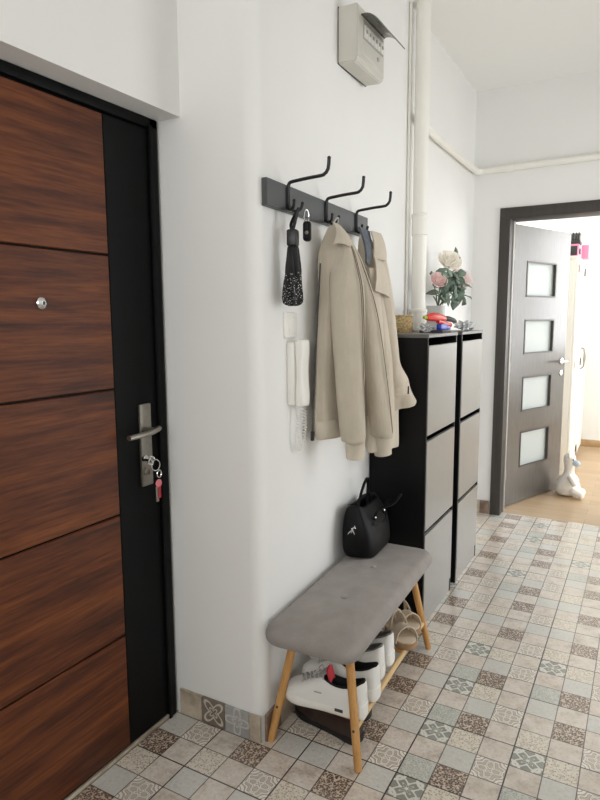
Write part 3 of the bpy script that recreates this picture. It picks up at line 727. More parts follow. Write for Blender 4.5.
# ------------------------------------------------------------------ shoe cabinets
def cabinet(y0, y1, label):
    t = thing('shoe_cabinet', label, 'shoe cabinet', (-.65, (y0+y1)/2, 0), 0, 'black shoe cabinets')
    xb, xf, zt = -.780, -.512, 1.338
    bm = bmesh.new(); th = .016
    box((xb, y0, 0), (xf-.004, y0+th, zt-.014), .001, 1, bm=bm); box((xb, y1-th, 0), (xf-.004, y1, zt-.014), .001, 1, bm=bm)
    box((xb, y0+th, .02), (xb+.006, y1-th, zt-.014), 0, 1, bm=bm)
    for z in (.075, .463, .885): box((xb, y0+th, z-.008), (xf-.03, y1-th, z+.008), 0, 1, bm=bm)
    obj('carcass', bm, M['black'], t)
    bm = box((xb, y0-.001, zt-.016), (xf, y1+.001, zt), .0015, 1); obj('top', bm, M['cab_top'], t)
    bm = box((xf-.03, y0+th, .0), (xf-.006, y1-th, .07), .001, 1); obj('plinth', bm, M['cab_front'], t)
    for z0, z1 in ((.072, .436), (.458, .866), (.892, 1.288)):
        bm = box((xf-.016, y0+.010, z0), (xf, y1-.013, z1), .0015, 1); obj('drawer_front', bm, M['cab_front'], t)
    return t
t = M['cab_top'] = plain('cabinet_top_sheen', (96, 95, 93), .35, noise=2)  # black top, greyed in its colour for the grazing sheen
cabinet(.305, .772, 'tall black shoe cabinet nearer the grey bench')
cabinet(.862, 1.312, 'tall black shoe cabinet nearer the bedroom doorway')

# ------------------------------------------------------------------ things on the cabinets
CT = 1.338
pr_ = thing('potted_roses', 'white pot of cream and pink artificial roses on the black cabinet', 'flowers', (-.70, 1.02, CT))
px, py = -.70, 1.045
bm = bmesh.new(); rr = []
for z, h in ((0, .046), (.003, .049), (.125, .054), (.135, .055), (.135, .048), (.115, .046)):
    rr.append([(px+h*math.copysign(abs(math.cos(2*PI*k/32))**.5, math.cos(2*PI*k/32)), py+h*math.copysign(abs(math.sin(2*PI*k/32))**.5, math.sin(2*PI*k/32)), CT+z) for k in range(32)])
rings(bm, rr); obj('pot', bm, M['pot'], pr_)
base = Vector((px, py, CT+.12))
heads = [(Vector((-.662, 1.115, 1.715)), .060, 'rose_cream', 'rose_bloom'), (Vector((-.640, 1.265, 1.625)), .060, 'rose_pink', 'rose_bloom'), (Vector((-.655, .90, 1.60)), .042, 'rose_dusty', 'rose_bloom')]
buds = [Vector((-.68, 1.30, 1.78)), Vector((-.67, 1.325, 1.745)), Vector((-.66, 1.285, 1.715))]
bm = bmesh.new(); tips = []
for h, r_, mt, nm in heads: tube(bm, smooth_path([base, base+(h-base)*.5+Vector((.01, -.01, .02)), h-Vector((0, 0, r_*.5))], 10), .0035, 8)
tube(bm, smooth_path([base, base+Vector((.005, .10, .16)), buds[2]-Vector((0, .01, .02)), buds[0]], 14), .003, 8); tube(bm, [buds[2]-Vector((0, .01, .02)), buds[1]], .002, 6)
for q in ((-.655, .84, 1.545), (-.66, 1.37, 1.545), (-.64, 1.0, 1.60), (-.65, .80, 1.57)): tube(bm, smooth_path([base, base+(Vector(q)-base)*.5+Vector((0, 0, .03)), q], 8), .0025, 6)
obj('stems', bm, M['stem'], pr_)
def leaf(bm, p, d, n, L, w):
    d = d.normalized(); s = d.cross(n).normalized(); n = s.cross(d)
    mid = [p+d*L*t-n*(.25*L*t*t) for t in (0, .2, .45, .7, 1)]; hw = [.004, .75*w, w, .7*w, 0.001]
    V = [[bm.verts.new(m-s*h+n*h*.35), bm.verts.new(m), bm.verts.new(m+s*h+n*h*.35)] for m, h in zip(mid, hw)]
    for a, b in zip(V, V[1:]):
        bm.faces.new((a[0], a[1], b[1], b[0])); bm.faces.new((a[1], a[2], b[2], b[1]))
bm = bmesh.new(); rl = random.Random(11)
for k in range(88):
    a = rl.uniform(0, 2*PI); z = rl.uniform(1.505, 1.66)
    q = Vector((px+.02+rl.uniform(-.02, .06), py+rl.uniform(-.19, .30)*(1-abs(z-1.56)*3), z))
    if abs(q.y-py) > .17 and z > 1.6: continue
    leaf(bm, q, Vector((rl.uniform(-.2, .8), rl.uniform(-1, 1), rl.uniform(-.9, .4))), Vector((rl.uniform(.2, 1), rl.uniform(-.8, .1), rl.uniform(.2, 1))), rl.uniform(.05, .085), rl.uniform(.016, .024))
for b_ in buds: leaf(bm, b_+Vector((0, 0, -.02)), Vector((.1, .2*rl.uniform(-1, 1), 1)), Vector((.8, -.6, 0)), .05, .014)
o = obj('foliage', bm, M['leaf'], pr_)
md = o.modifiers.new('thick', 'SOLIDIFY'); md.thickness = .0012
for h, R_, mt, nm in heads:
    bm = bmesh.new(); rp = random.Random(int(h.y*1000)); ax = Vector((.55, -.62, .55)).normalized()
    ux_ = ax.cross(Vector((0, 0, 1))).normalized(); uy_ = ax.cross(ux_)
    for ring, (np_, rad, opn) in enumerate(((4, .30, .15), (5, .52, .35), (6, .78, .7), (7, 1.0, 1.1))):
        for k in range(np_):
            a0 = 2*PI*k/np_+ring*.7+rp.uniform(-.1, .1); P = []
            for i in range(6):
                s = i/5; row = []
                for j in range(7):
                    v = (j/6-.5)*2*(.75 if ring else 1.0)*(1.5/np_*4*.62)
                    rr_ = R_*rad*(.25+.75*math.sin(min(1, s*1.1)*PI/2))*(1+.12*opn*s*s)
                    hgt = R_*(-.45+1.15*s*(1-.32*ring/3)-.3*opn*max(0, s-.7))*(1-.18*abs(j/6-.5)**2*4*s)
                    row.append(h+ux_*(rr_*math.cos(a0+v))+uy_*(rr_*math.sin(a0+v))+ax*hgt)
                P.append(row)
            patch(bm, P, .001)
    obj(nm, bm, M[mt], pr_)
for b_ in buds: obj('rose_bud', ellipsoid(bmesh.new(), b_, (.009, .009, .018), 10), M['leaf'], pr_)

tr = tag(obj('tray', box((-.66, .62, CT), (-.545, .768, CT+.012), .003), M['dark_grey']), 'flat dark tray lying under the coloured clutter on the nearer cabinet top', 'tray')
# red plastic tool with black grip
rt = thing('hand_tool', 'red plastic hand tool with black grip and yellow green tip on the cabinet top', 'tool', (-.565, .72, CT+.05))
bm = bmesh.new(); tube(bm, smooth_path([(-.585, .575, CT+.068), (-.578, .62, CT+.070), (-.572, .67, CT+.068), (-.566, .72, CT+.062)], 14), [.010, .013, .015, .016, .017, .017, .017, .017, .017, .016, .016, .015, .014, .012], 14, flat=1)
tube(bm, smooth_path([(-.572, .66, CT+.054), (-.562, .74, CT+.040), (-.555, .765, CT+.036)], 10), .010, 12); obj('housing', bm, M['red'], rt)
bm = bmesh.new(); tube(bm, smooth_path([(-.566, .715, CT+.064), (-.56, .755, CT+.062), (-.556, .80, CT+.056), (-.555, .83, CT+.050)], 12), [.008, .010, .011, .011, .011, .0105, .010, .010, .009, .008, .007, .005], 12); g_ = obj('grip', bm, M['dark_rubber'], rt); g_['label'] = 'black grip'
bm = bmesh.new(); tube(bm, [(-.588, .555, CT+.068), (-.585, .58, CT+.068)], [.006, .009], 10); g_ = obj('nozzle', bm, M['green'], rt); g_['label'] = 'yellow green tip'
bl = thing('plastic_holder', 'small bright blue plastic holder below the red tool on the cabinet top', 'holder', (-.56, .66, CT+.012))
bm = bmesh.new(); box((-.575, .63, CT+.0125), (-.55, .70, CT+.038), .004, bm=bm); obj('body', bm, M['blue'], bl)
bm = bmesh.new(); box((-.573, .70, CT+.0125), (-.552, .745, CT+.030), .004, bm=bm); obj('cap', bm, M['blue'], bl)
rt.scale = (1, 1.55, 1.2); bl.scale = (1, 1.5, 1.1)
def crumple(c, s, seed):
    bm = bmesh.new(); bmesh.ops.create_icosphere(bm, subdivisions=4, radius=1); rn = random.Random(seed); dirs = [Vector((rn.gauss(0, 1), rn.gauss(0, 1), rn.gauss(0, 1))).normalized() for _ in range(16)]
    for v in bm.verts:
        f = 1+.22*math.sin(7*v.co.x+3*v.co.y*4)+.18*math.sin(9*v.co.z-6*v.co.y)
        f -= .35*max(max(0, v.co.dot(d)-.8) for d in dirs)*4
        v.co = Vector((c[0]+v.co.x*s[0]*f, c[1]+v.co.y*s[1]*f, max(c[2], c[2]+s[2]+v.co.z*s[2]*f)))
    return bm
tag(obj('plastic_bag', crumple((-.57, 1.13, CT+.001), (.04, .16, .026), 3), M['film'], angle=25), 'crumpled clear plastic bag on the cabinet beyond the red tool', 'bag')
tag(obj('plastic_wrapper', crumple((-.62, .60, CT+.001), (.03, .045, .022), 5), M['film'], angle=25), 'crumpled clear wrapper beside the dark tray and thick pipe', 'wrapper')
bk = thing('basket', 'small woven straw basket on the cabinet corner between coat and thick pipe', 'basket', (-.725, .56, CT))
bm = bmesh.new(); pr2 = []
for k in range(13):
    z = k*.0065; pr2.append((.040+.006*math.sin(k/12*PI)+(.0022 if k % 2 else 0), z))
pr2 += [(.036, .078), (.034, .01)]
lathe(bm, pr2, (-.725, .575, CT), 40); obj('bowl', bm, M['gold'], bk)
bm = bmesh.new(); tube(bm, [(-.725+.042*math.cos(2*PI*k/32), .575+.042*math.sin(2*PI*k/32), CT+.080) for k in range(33)], .005, 8); obj('rim', bm, M['gold'], bk)

# ------------------------------------------------------------------ bench
bn = thing('bench', 'grey upholstered bench with bamboo legs and a shoe rack below', 'bench', (-.58, -.255, 0), .038)
def L(x, y, z): return (x, y, z)
def rrect(hx, hy, r, n=12):
    pts = []
    for q, (sx, sy) in enumerate(((1, 1), (-1, 1), (-1, -1), (1, -1))):
        for k in range(n):
            a = q*PI/2+k/(n-1)*PI/2
            pts.append((sx*(hx-r)+r*math.cos(a), sy*(hy-r)+r*math.sin(a)))
    # straight sides get extra points so that the dome stays smooth
    out = []
    for a, b in zip(pts, pts[1:]+pts[:1]):
        out.append(a); d = math.hypot(b[0]-a[0], b[1]-a[1]); m = int(d/.02)
        for k in range(1, m): out.append((a[0]+(b[0]-a[0])*k/m, a[1]+(b[1]-a[1])*k/m))
    return out
hx, hy, zt, zb = .164, .456, .442, .360
btn = [(0, -.148), (0, .148)]
rr = []
P0 = rrect(hx, hy, .048)
for k in range(11):
    ph = -PI/2+k/10*PI; ins = .032*(1-math.cos(ph)); z = (zb+zt-.012)/2+(zt-.012-zb)/2*math.sin(ph)
    rr.append([(x*(1-ins/hx), y*(1-ins/hy), z) for x, y in P0])
for k in range(1, 13):
    s = 1-k/12.6; ring = []
    for x, y in P0:
        X, Y = x*(1-.032/hx)*s, y*(1-.032/hy)*s
        z = zt-.012+.012*(1-s*s)
        for bx, by in btn: z -= .011*math.exp(-((X-bx)**2+(Y-by)**2)/.0009)
        ring.append((X, Y, z))
    rr.append(ring)
bm = bmesh.new(); rings(bm, rr); seat = obj('seat', bm, M['seat'], bn, local=True, angle=80)
for bx, by in btn:
    bm = bmesh.new(); lathe(bm, [(.011, 0), (.012, .003), (.009, .006), (.003, .0075)], (bx, by, .4305), 20); obj('button', bm, M['seat'], seat, local=True)
for sx in (-1, 1):
    for sy in (-1, 1):
        bm = bmesh.new(); a = Vector((sx*.158, sy*.405, 0)); b = Vector((sx*.0937, sy*.3353, .377))
        tube(bm, [a, a+(b-a)*.03, a+(b-a)*.5, b], [.0118, .0128, .0138, .0148], 16); obj('leg', bm, M['bamboo'], bn, local=True)
def legx(z): f = z/.352; return .158-.06*f, .405-.065*f
for sx in (-1, 1):
    x, y = legx(.122); bm = bmesh.new(); tube(bm, [(sx*x, -y, .122), (sx*x, y, .122)], .0098, 14); obj('rail', bm, M['pale_bamboo'], bn, local=True)
for y in (-.330, -.13, .13, .375):
    x, _ = legx(.122); bm = bmesh.new(); tube(bm, [(-x, y, .119), (x, y, .119)], .0075, 12); obj('crossbar', bm, M['bamboo'], bn, local=True)
for sx in (-1, 1):
    for sy in (-1, 1):
        x, y = legx(.122); bm = bmesh.new(); tube(bm, [(sx*x, sy*(y+.008), .122), (sx*x, sy*(y+.0145), .122)], .0045, 10); obj('screw', bm, M['dark_grey'], bn, local=True)

# ------------------------------------------------------------------ shoes
def shoe_rings(st, nz=18, zexp=.75, yexp=.7):
    rr = []
    for x, w, z0, h, yc in smooth_path(st, 34):
        ring = []
        for k in range(nz+1):
            a = PI*k/nz
            ring.append(Vector((x, yc+w*math.copysign(abs(math.cos(a))**yexp, math.cos(a)), z0+max(h, .002)*abs(math.sin(a))**zexp)))
        rr.append(ring)
    return rr
def open_upper(st, n=9, bulge=.55):
    """shoe upper: rings (x, half width, foot z, rim z, half opening); the two sides meet on top where the opening is 0"""
    bm = bmesh.new(); R_ = []
    for x, w, z0, zr, o in smooth_path(st, 44):
        o = max(0, o); ring = []
        for k in range(n):
            t = k/(n-1); a = t*PI/2
            ring.append((x, o+(w-o)*math.cos(a)**bulge, z0+(zr-z0)*math.sin(a)**.85))
        R_.append((o, ring))
    V = [([bm.verts.new(p) for p in r], [bm.verts.new((p[0], -p[1], p[2])) for p in r]) for _, r in R_]
    for (A, B), (A2, B2), (o1, _), (o2, _) in zip(V, V[1:], R_, R_[1:]):
        for k in range(n-1):
            bm.faces.new((A[k], A[k+1], A2[k+1], A2[k])); bm.faces.new((B[k], B2[k], B2[k+1], B[k+1]))
        if o1 < .004 and o2 < .004: bm.faces.new((A[-1], B[-1], B2[-1], A2[-1]))
    for A, B in (V[0], V[-1]):
        bm.faces.new(A+B[::-1])
    rim = [r[-1] for o, r in R_ if o >= .004]
    return bm, rim
def collar_parts(rim, drop, pad):
    """inner tub that hangs from the rim, and the padded roll round it"""
    tub = bmesh.new(); rr = []
    for x, o, z in rim:
        rr.append([(x, o*.96*math.cos(PI*k/12), z-.003-drop*math.sin(PI*k/12)**.5) for k in range(13)])
    rings(tub, rr, closed=False)
    roll = bmesh.new(); loop = [(x, o, z) for x, o, z in rim]+[(x, -o, z) for x, o, z in reversed(rim)]; loop.append(loop[0])
    tube(roll, loop, pad, 8); return tub, roll
def make_sneaker(label, group):
    t = thing('sneaker', label, 'sneaker', (0, 0, 0), 0, group)
    out = [(-.142, .012), (-.138, .026), (-.12, .036), (-.06, .037), (0, .038), (.05, .044), (.09, .049), (.12, .044), (.138, .03), (.148, .012)]
    bm = bmesh.new(); N = 40; O = smooth_path([(x, w) for x, w in out], N)
    loop = [(x, w) for x, w in O]+[(x, -w) for x, w in reversed(O)]
    rr = []
    for z, g in ((0, .88), (.004, .97), (.014, 1.03), (.030, 1.03), (.036, .97)):
        rr.append([(x*(1+.02*(g-1)), y*g, z+(.012*max(0, (x-.07)/.08)**2 if z < .02 else .004*max(0, (x-.07)/.08)**2)+(.010*max(0, -x/.14) if z > .02 else 0)) for x, y in loop])
    rings(bm, rr); so = obj('sole', bm, M['sole'], t, local=True)
    st = [(-.139, .012, .03, .118, 0), (-.136, .025, .03, .120, 0), (-.128, .032, .03, .118, .0135), (-.11, .036, .03, .108, .022), (-.07, .038, .03, .094, .025), (-.03, .039, .03, .096, .024), (.0, .040, .03, .106, .018), (.015, .041, .03, .108, .008), (.022, .042, .03, .106, 0), (.05, .045, .03, .092, 0), (.08, .047, .03, .076, 0), (.11, .044, .03, .066, 0), (.132, .033, .031, .054, 0), (.146, .012, .032, .040, 0)]
    bm, rim = open_upper(st)
    o = obj('upper', bm, M['white_leather'], t, local=True)
    tub, roll = collar_parts(rim, .055, .0042)
    ln = obj('lining', tub, M['lining'], t, local=True, angle=80); md = ln.modifiers.new('thick', 'SOLIDIFY'); md.thickness = .002; md.offset = 0
    obj('padded_collar', roll, M['lining'], ln, local=True)
    bm = bmesh.new(); P = []
    for i in range(9):
        s_ = i/8; x = .070-.066*s_-.012*s_*s_; z = .088+.022*s_+.026*s_*s_
        P.append([(x, (j/4-.5)*.040, z-.012*abs(j/4-.5)**2*4) for j in range(5)])
    patch(bm, P, .005); tg = obj('tongue', bm, M['grey_mesh'], t, local=True)
    bm = bmesh.new(); P = [[(-.0115-.004*i, (j/4-.5)*.038, .124-.014*i+.02-.010*abs(j/4-.5)**2*4) for j in range(5)] for i in range(4)]
    patch(bm, P, .006); r_ = obj('tongue_lining', bm, M['red_cloth'], tg, local=True); r_['label'] = 'red tongue lining'
    bm = bmesh.new()
    for i in range(6):
        x = .086-.015*i; z = .080+.0072*i
        q = smooth_path([(x+.008, -.027, z-.010), (x+.002, -.013, z+.002), (x-.002*(-1)**i, 0, z+.006), (x-.006, .013, z+.002), (x-.012, .027, z-.010)], 10)
        tube(bm, q, .0026, 7)
    for sg in (-1, 1): tube(bm, smooth_path([(.006, 0, .122), (.018, .012*sg, .132), (.036, .026*sg, .112), (.03, .014*sg, .114), (.008, .0, .122)], 14), .0022, 6)
    obj('laces', bm, M['lace'], t, local=True)
    for sg in (-1, 1):
        obj('side_patch', box((-.075, sg*.0388-.001, .016), (-.047, sg*.0388+.001, .026), 0, 1), M['dark_grey'], so, local=True)
        obj('badge', add_box(bmesh.new(), (.012, sg*.0415, .066), (.026, .002, .004), None, .0008), M['grey_plastic'], o, local=True)
    return t
ZR = .132
s1 = make_sneaker('nearest white sneaker with red tongue on the bench rack, toe to the wall', 'white sneakers on the bench rack')
s1.location = (-.557, -.580, ZR); s1.rotation_euler = (0, 0, PI+.06)
dup(s1, (-.558, -.462, ZR), PI-.02, 'second white sneaker from the near end, partly behind the nearest one')
s3 = dup(s1, (-.590, -.343, ZR), PI+.02, 'third white sneaker from the near end, only its heel showing under the seat')
s4 = dup(s1, (-.592, -.238, ZR), PI-.02, 'white sneaker next to the beige sandals, only its heel showing')
M['grey_lining'] = plain('grey_shoe_lining', (120, 118, 115), .9, bump=.1)
for q in (s3, s4):                       # the second pair is lined in grey
    for c in q.children_recursive:
        if c.name.split('.')[0] in ('lining', 'padded_collar', 'tongue_lining'):
            c.material_slots[0].link = 'OBJECT'; c.material_slots[0].material = M['grey_lining']
            if 'label' in c: del c['label']
def make_sandal(label, group):
    t = thing('sandal', label, 'sandal', (0, 0, 0), 0, group)
    O = smooth_path([(-.125, .010), (-.118, .026), (-.09, .033), (-.03, .029), (.03, .036), (.075, .042), (.105, .036), (.122, .018), (.127, .006)], 30)
    loop = [(x, w) for x, w in O]+[(x, -w) for x, w in reversed(O)]; bm = bmesh.new()
    rings(bm, [[(x, y*g, z) for x, y in loop] for z, g in ((0, .95), (.003, 1), (.018, 1), (.022, .96))]); obj('sole', bm, M['sandal_sole'], t, local=True)
    bm = bmesh.new(); rings(bm, [[(x*.97, y*g, z) for x, y in loop] for z, g in ((.0215, .93), (.026, .90))]); obj('footbed', bm, M['sandal'], t, local=True)
    def strap(x0, w, h, x1=None, wd=.041):
        bm = bmesh.new(); x1 = x0 if x1 is None else x1
        pts = [(x0+(x1-x0)*(k/12), wd*math.cos(PI*k/12), .014+h*math.sin(PI*k/12)) for k in range(13)]
        ribbon(bm, pts, w, .003, (1, 0, .15)); return obj('strap', bm, M['sandal'], t, local=True)
    strap(.070, .052, .052, wd=.043); strap(-.005, .015, .085, .035, wd=.036); strap(.04, .015, .08, -.02, wd=.036)
    bm = bmesh.new(); P = []
    for i in range(13):
        a = PI/2+PI*i/12; P.append([(-.085+.035*math.cos(a), .033*math.sin(a), z) for z in (.018, .04, .06, .078)])
    patch(bm, P, .003); obj('heel_counter', bm, M['sandal'], t, local=True)
    bm = bmesh.new(); pts = [(-.065+.055*math.cos(2*PI*k/24), .034*math.sin(2*PI*k/24), .086+.018*math.cos(2*PI*k/24)) for k in range(25)]
    ribbon(bm, pts, .012, .003, (0, 0, 1)); st = obj('strap', bm, M['sandal'], t, local=True)
    bm = bmesh.new(); add_box(bm, (-.05, -.036, .088), (.014, .004, .016), None, .001); obj('buckle', bm, M['chrome'], st, local=True)
    return t
sd = make_sandal('front beige strappy sandal on the bench rack beside the last sneaker', 'beige sandals on the bench rack')
sd.scale = (1.1, 1.1, 1.15); sd.location = (-.527, -.022, ZR-.003); sd.rotation_euler = (0, 0, -.72)
dup(sd, (-.552, .085, ZR-.003), -.66, 'rear beige strappy sandal, next to the far leg of the bench')
def make_loafer(label, mt):
    t = thing('dress_shoe', label, 'shoe', (0, 0, 0))
    O = smooth_path([(-.140, .010), (-.134, .026), (-.11, .034), (-.04, .034), (.03, .040), (.08, .045), (.115, .036), (.138, .018), (.145, .006)], 30)
    loop = [(x, w) for x, w in O]+[(x, -w) for x, w in reversed(O)]; bm = bmesh.new()
    rings(bm, [[(x, y*g, z) for x, y in loop] for z, g in ((0, .97), (.002, 1.02), (.022, 1.03), (.026, .98))]); obj('sole', bm, M['dark_rubber'], t, local=True)
    st = [(-.138, .012, .022, .080, 0), (-.134, .024, .022, .082, 0), (-.126, .030, .022, .081, .013), (-.10, .034, .022, .076, .023), (-.05, .036, .022, .066, .027), (.0, .038, .022, .068, .024), (.022, .040, .022, .078, .013), (.032, .041, .022, .080, 0), (.06, .043, .022, .068, 0), (.10, .039, .022, .054, 0), (.125, .027, .022, .046, 0), (.143, .008, .022, .034, 0)]
    bm, rim = open_upper(st); o = obj('upper', bm, mt, t, local=True)
    tub, roll = collar_parts(rim, .040, .0032)
    ln = obj('insole', tub, M['brown_leather'], t, local=True, angle=80); md = ln.modifiers.new('thick', 'SOLIDIFY'); md.thickness = .002; md.offset = 0
    obj('collar', roll, mt, t, local=True)
    return t
o = make_loafer('dark brown shoe standing on the floor tiles under the nearest sneaker', M['brown_leather']); o.location = (-.590, -.500, 0); o.rotation_euler = (0, 0, PI-.22)
o = make_loafer('black shoe on the floor under the bench, close to the wall', M['dark_rubber']); o.location = (-.615, -.385, 0); o.rotation_euler = (0, 0, PI-.1)

# ------------------------------------------------------------------ handbag
hb = thing('handbag', 'black leather handbag with a silver charm standing on the grey bench', 'handbag', (-.683, .052, .4415), .05); hb.scale = (1.1, 1.1, 1.06)
def bag_ring(z, a, b, e=.55, lean=0, sag=0):
    return [((b*math.copysign(abs(math.sin(2*PI*k/56))**e, math.sin(2*PI*k/56)))-lean, a*math.copysign(abs(math.cos(2*PI*k/56))**e, math.cos(2*PI*k/56)), z+sag*math.cos(2*PI*k/56)**2+.002*math.sin(10*PI*k/56)) for k in range(56)]
prof = [(0, .112, .056, 0, 0), (.006, .120, .064, 0, 0), (.03, .127, .069, 0, 0), (.08, .129, .068, .002, 0), (.12, .125, .062, .006, .004), (.15, .116, .052, .012, .008), (.178, .104, .040, .016, .010), (.188, .098, .033, .016, .010), (.184, .090, .026, .016, .010), (.15, .086, .024, .014, 0)]
bm = bmesh.new(); rings(bm, [bag_ring(z, a, b, .56, ln_, sg) for z, a, b, ln_, sg in smooth_path(prof, 34)])
hbb = obj('body', bm, M['leather'], hb, local=True)
for sx, hh, out_ in ((.030, .225, .075), (-.030, .275, .0)):
    bm = bmesh.new(); pts = smooth_path([(sx+.016, -.05, .135), (sx+.010+.3*out_, -.045, .18), (sx+.012+.8*out_, .0, hh-.03), (sx+.014+out_, .04, hh), (sx+.012+.8*out_, .055, hh-.03), (sx+.010+.3*out_, .056, .18), (sx+.016, .05, .135)], 30)
    ribbon(bm, pts, .010, .004, (1, .05, 0)); hd = obj('handle', bm, M['leather'], hb, local=True)
    for y in (-.05, .05): obj('rivet', ellipsoid(bmesh.new(), (sx+.022, y, .148), (.004, .006, .006), 10), M['chrome'], hd, local=True)
bm = bmesh.new(); ribbon(bm, smooth_path([(.052, -.075, .13), (.056, -.04, .115), (.058, 0, .108), (.056, .05, .113), (.05, .085, .13)], 18), .014, .004, (0, .1, 1)); obj('front_strap', bm, M['leather'], hbb, local=True)
bm = bmesh.new(); cy_ = -.126
for p in ([(-.02, 0, .128), (-.024, 0, .118), (-.028, 0, .106)], [(-.022, 0, .124), (-.014, 0, .110), (-.012, 0, .100)], [(-.022, 0, .122), (-.034, 0, .112), (-.040, 0, .103)], [(-.026, 0, .126), (-.014, 0, .134), (-.008, 0, .131)], [(-.014, 0, .132), (-.012, 0, .142)]):
    tube(bm, [(x+.012, cy_+.004*abs(x), z-.01) for x, _, z in p], [.0035, .003, .0016][:len(p)], 8)
obj('charm', bm, M['chrome'], hb, local=True)

# ------------------------------------------------------------------ bedroom: wardrobe, toys, plush
wd = thing('wardrobe', 'tall white wardrobe against the bedroom wall behind the open door', 'wardrobe', (-.44, 4.1, 0))
bm = bmesh.new(); box((-.615, 3.55, .06), (-.262, 4.75, 1.90), .004, bm=bm); obj('carcass', bm, M['white_wood'], wd)
bm = bmesh.new(); box((-.618, 3.53, 1.90), (-.245, 4.77, 1.925), .006, bm=bm); obj('top', bm, M['white_wood'], wd)
for y in (3.58, 4.72):
    for x in (-.58, -.29): obj('foot', box((x-.025, y-.025, 0), (x+.025, y+.025, .062), .003), M['white_wood'], wd)
for a, b in ((3.555, 4.145), (4.155, 4.745)):
    bm = bmesh.new(); box((-.262, a, .075), (-.242, b, 1.885), .003, bm=bm)
    dr = obj('door', bm, M['white_wood'], wd)
    bm = bmesh.new()
    for q in ((a+.02, a+.08, .10, 1.86), (b-.08, b-.02, .10, 1.86)): box((-.243, q[0], q[2]), (-.235, q[1], q[3]), .002, 1, bm=bm)
    for q in ((.10, .18), (.95, 1.03), (1.78, 1.86)): box((-.243, a+.02, q[0]), (-.235, b-.02, q[1]), .002, 1, bm=bm)
    obj('moulding', bm, M['white_wood'], dr)
    bm = bmesh.new(); y = b-.05 if a < 3.6 else a+.05
    tube(bm, smooth_path([(-.236, y, .92), (-.208, y, .94), (-.205, y, 1.02), (-.208, y, 1.10), (-.236, y, 1.12)], 12), .005, 8); obj('handle', bm, M['steel'], dr)
# items on the wardrobe
ws = thing('toy_oven', 'pink and charcoal toy box on top of the white wardrobe', 'toy', (-.36, 3.66, 1.925))
bm = bmesh.new(); box((-.36, 3.58, 1.9255), (-.246, 3.80, 2.03), .008, bm=bm); wb = obj('shell', bm, M['pink'], ws)
bm = bmesh.new(); box((-.345, 3.574, 1.935), (-.258, 3.582, 2.012), .003, bm=bm); obj('window', bm, M['dark_grey'], wb)
bm = bmesh.new(); box((-.246, 3.60, 1.945), (-.236, 3.66, 1.99), .002, bm=bm); obj('knob_panel', bm, M['dark_grey'], wb)
th_ = thing('toy_case', 'dark ribbed case lying on the pink toy box above the wardrobe', 'case', (-.32, 3.68, 2.03))
bm = bmesh.new(); box((-.37, 3.60, 2.0305), (-.275, 3.76, 2.062), .008, bm=bm); obj('base', bm, M['dark_grey'], th_)
for k in range(4): obj('rib', box((-.365+k*.023, 3.605, 2.062), (-.350+k*.023, 3.75, 2.128), .006), M['dark_grey'], th_)
bm = bmesh.new(); box((-.372, 3.612, 2.062), (-.279, 3.745, 2.115), .01, bm=bm); obj('lid', bm, M['smoke'], th_)
pk = tag(obj('pink_box', box((-.235, 3.86, 1.9255), (-.176, 4.02, 2.045), .006), M['pink']), 'small bright pink box at the front edge of the wardrobe top', 'box')
pk.location = (-.015, 0, 0)
th_.location.x += .035
# plush on the floor by the open door
ps = thing('plush_toy', 'white long-necked plush animal sitting on the wood floor by the open door', 'plush toy', (-.185, 2.93, 0))
px, py = -.185, 2.945
bm = bmesh.new(); B_ = [(.002, .05), (.012, .082), (.05, .096), (.095, .088), (.14, .062), (.175, .042), (.22, .037), (.25, .040), (.285, .046), (.318, .040), (.338, .02), (.342, .004)]
rr = []
for z, r_ in smooth_path(B_, 34): rr.append([(px+.012*min(1, z/.2)+r_*math.cos(2*PI*k/28), py+r_*1.0*math.sin(2*PI*k/28), z) for k in range(28)])
rings(bm, rr); psb = obj('body', bm, M['plush'], ps)
bm = bmesh.new(); ellipsoid(bm, (px+.060, py-.022, .265), (.036, .024, .026), 16, Matrix.Rotation(.35, 3, 'Y')); obj('muzzle', bm, M['pale_blue'], ps)
for s in (-1, 1):
    bm = bmesh.new(); tube(bm, smooth_path([(px+.05, py-.03+.05*s, .05), (px+.10, py-.05+.055*s, .035), (px+.135, py-.06+.055*s, .03)], 10), [.032]*4+[.030, .030, .029, .028, .024, .012], 14); obj('leg', bm, M['plush'], ps)
    bm = bmesh.new(); tube(bm, smooth_path([(px+.02, py+.055*s, .16), (px+.05, py-.02+.075*s, .13), (px+.07, py-.03+.07*s, .10)], 10), [.022]*9+[.012], 12); obj('arm', bm, M['plush'], ps)
    bm = bmesh.new(); ellipsoid(bm, (px+.012, py-.002+.045*s, .325), (.012, .018, .026), 12); obj('ear', bm, M['plush'], ps)
    bm = bmesh.new(); ellipsoid(bm, (px+.012+.030, py+.033*s-.008, .295), (.006, .006, .006), 10); obj('eye', bm, M['dark_rubber'], ps)

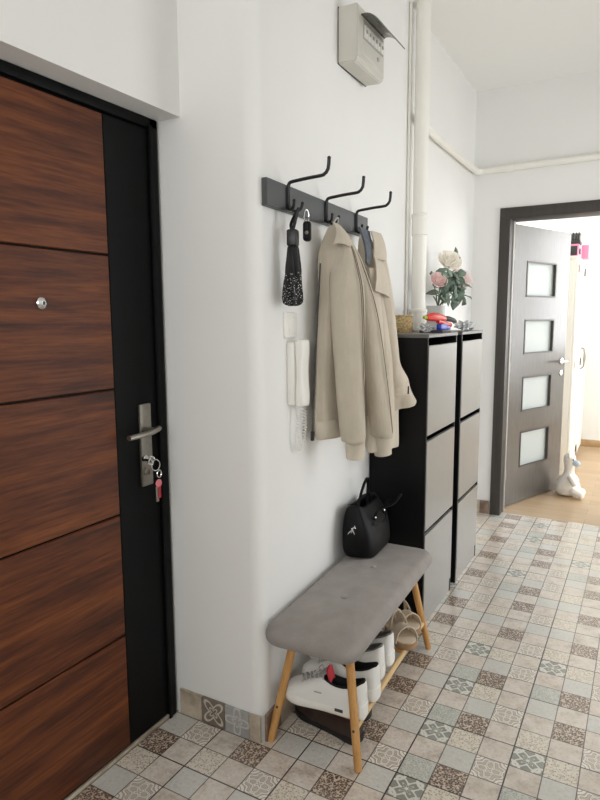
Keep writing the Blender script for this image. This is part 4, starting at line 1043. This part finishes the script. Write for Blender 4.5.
# ------------------------------------------------------------------ unseen windows around (they bring the daylight; front and bedroom end ones added)
def window(name, lo, hi, ax):
    bm = bmesh.new(); w = .05
    a, b = [i for i in (0, 1, 2) if i != ax]
    def bar(l0, l1, m0, m1):
        p = list(lo); q = list(hi); p[a], q[a] = l0, l1; p[b], q[b] = m0, m1; box(p, q, .003, 1, bm=bm)
    bar(lo[a], lo[a]+w, lo[b], hi[b]); bar(hi[a]-w, hi[a], lo[b], hi[b]); bar(lo[a]+w, hi[a]-w, lo[b], lo[b]+w); bar(lo[a]+w, hi[a]-w, hi[b]-w, hi[b])
    m = (lo[a]+hi[a])/2; bar(m-.03, m+.03, lo[b]+w, hi[b]-w)
    return struct(name, bm, M['plastic'])
window('window_1', (BX1+.04, 2.9, .5), (BX1+.10, 5.0, 2.5), 0)
window('window_added_4', (WX0, BY1+.04, .95), (WX1, BY1+.10, 2.6), 1)  # unseen window, added to reflect in the bedroom door leaf
window('window_2', (LX1+.04, 0, .06), (LX1+.10, 2.0, 2.6), 0)
window('window_added_3', (-.55, -3.50, 1.2), (.75, -3.44, 2.6), 1)  # unseen window, added to let in fill light
def area(name, loc, rot, sx, sy, power, color=(1, 1, 1)):
    l = bpy.data.lights.new(name, 'AREA'); l.shape = 'RECTANGLE'; l.size = sx; l.size_y = sy; l.energy = power; l.color = color
    o = bpy.data.objects.new(name, l); COL.objects.link(o); o.location = loc; o.rotation_euler = rot
    return o
area('daylight_bedroom', (BX1+.2, 3.95, 1.5), (0, PI/2, 0), 2.0, 2.1, 128, (.985, .992, 1))
area('added_light_bedroom_end', ((WX0+WX1)/2, BY1+.2, 1.78), (-PI/2, 0, 0), 1.7, 1.65, 125, (.98, .99, 1))  # added lamp: sheen on the door leaf, extra bedroom light
area('daylight_living', (LX1+.2, 1.0, 1.33), (0, PI/2, 0), 2.54, 2.0, 83, (.975, .988, 1))
area('added_fill_front', (.1, -3.62, 1.9), (-PI/2, 0, PI), 1.3, 1.4, 51, (1, .99, .975))  # added fill lamp behind the camera
wld = bpy.data.worlds.new('sky'); SC.world = wld; wld.use_nodes = True
wld.node_tree.nodes['Background'].inputs[0].default_value = (.9, .95, 1, 1); wld.node_tree.nodes['Background'].inputs[1].default_value = 1.0

# ------------------------------------------------------------------ camera
cam = bpy.data.cameras.new('camera'); co = bpy.data.objects.new('camera', cam); COL.objects.link(co)
F, YAW, PIT, ROLL = 615.2805, .511455, .131287, -.005765
fw = Vector((-math.sin(YAW)*math.cos(PIT), math.cos(YAW)*math.cos(PIT), -math.sin(PIT))); rt_ = Vector((math.cos(YAW), math.sin(YAW), 0)); up = rt_.cross(fw)
r2 = rt_*math.cos(ROLL)+up*math.sin(ROLL); u2 = -rt_*math.sin(ROLL)+up*math.cos(ROLL)
co.matrix_world = Matrix(((r2.x, u2.x, -fw.x, .301386), (r2.y, u2.y, -fw.y, -2.274849), (r2.z, u2.z, -fw.z, 1.407286), (0, 0, 0, 1)))
cam.sensor_fit = 'VERTICAL'; cam.sensor_height = 24; cam.lens = F/800*24; cam.clip_start = .01
SC.camera = co
SC.view_settings.view_transform = 'Standard'; SC.view_settings.look = 'None'; SC.view_settings.gamma = 1
SC.view_settings.use_curve_mapping = False; SC.view_settings.exposure = -.5
SC.cycles.max_bounces = 12; SC.cycles.diffuse_bounces = 8; SC.cycles.use_denoising = True
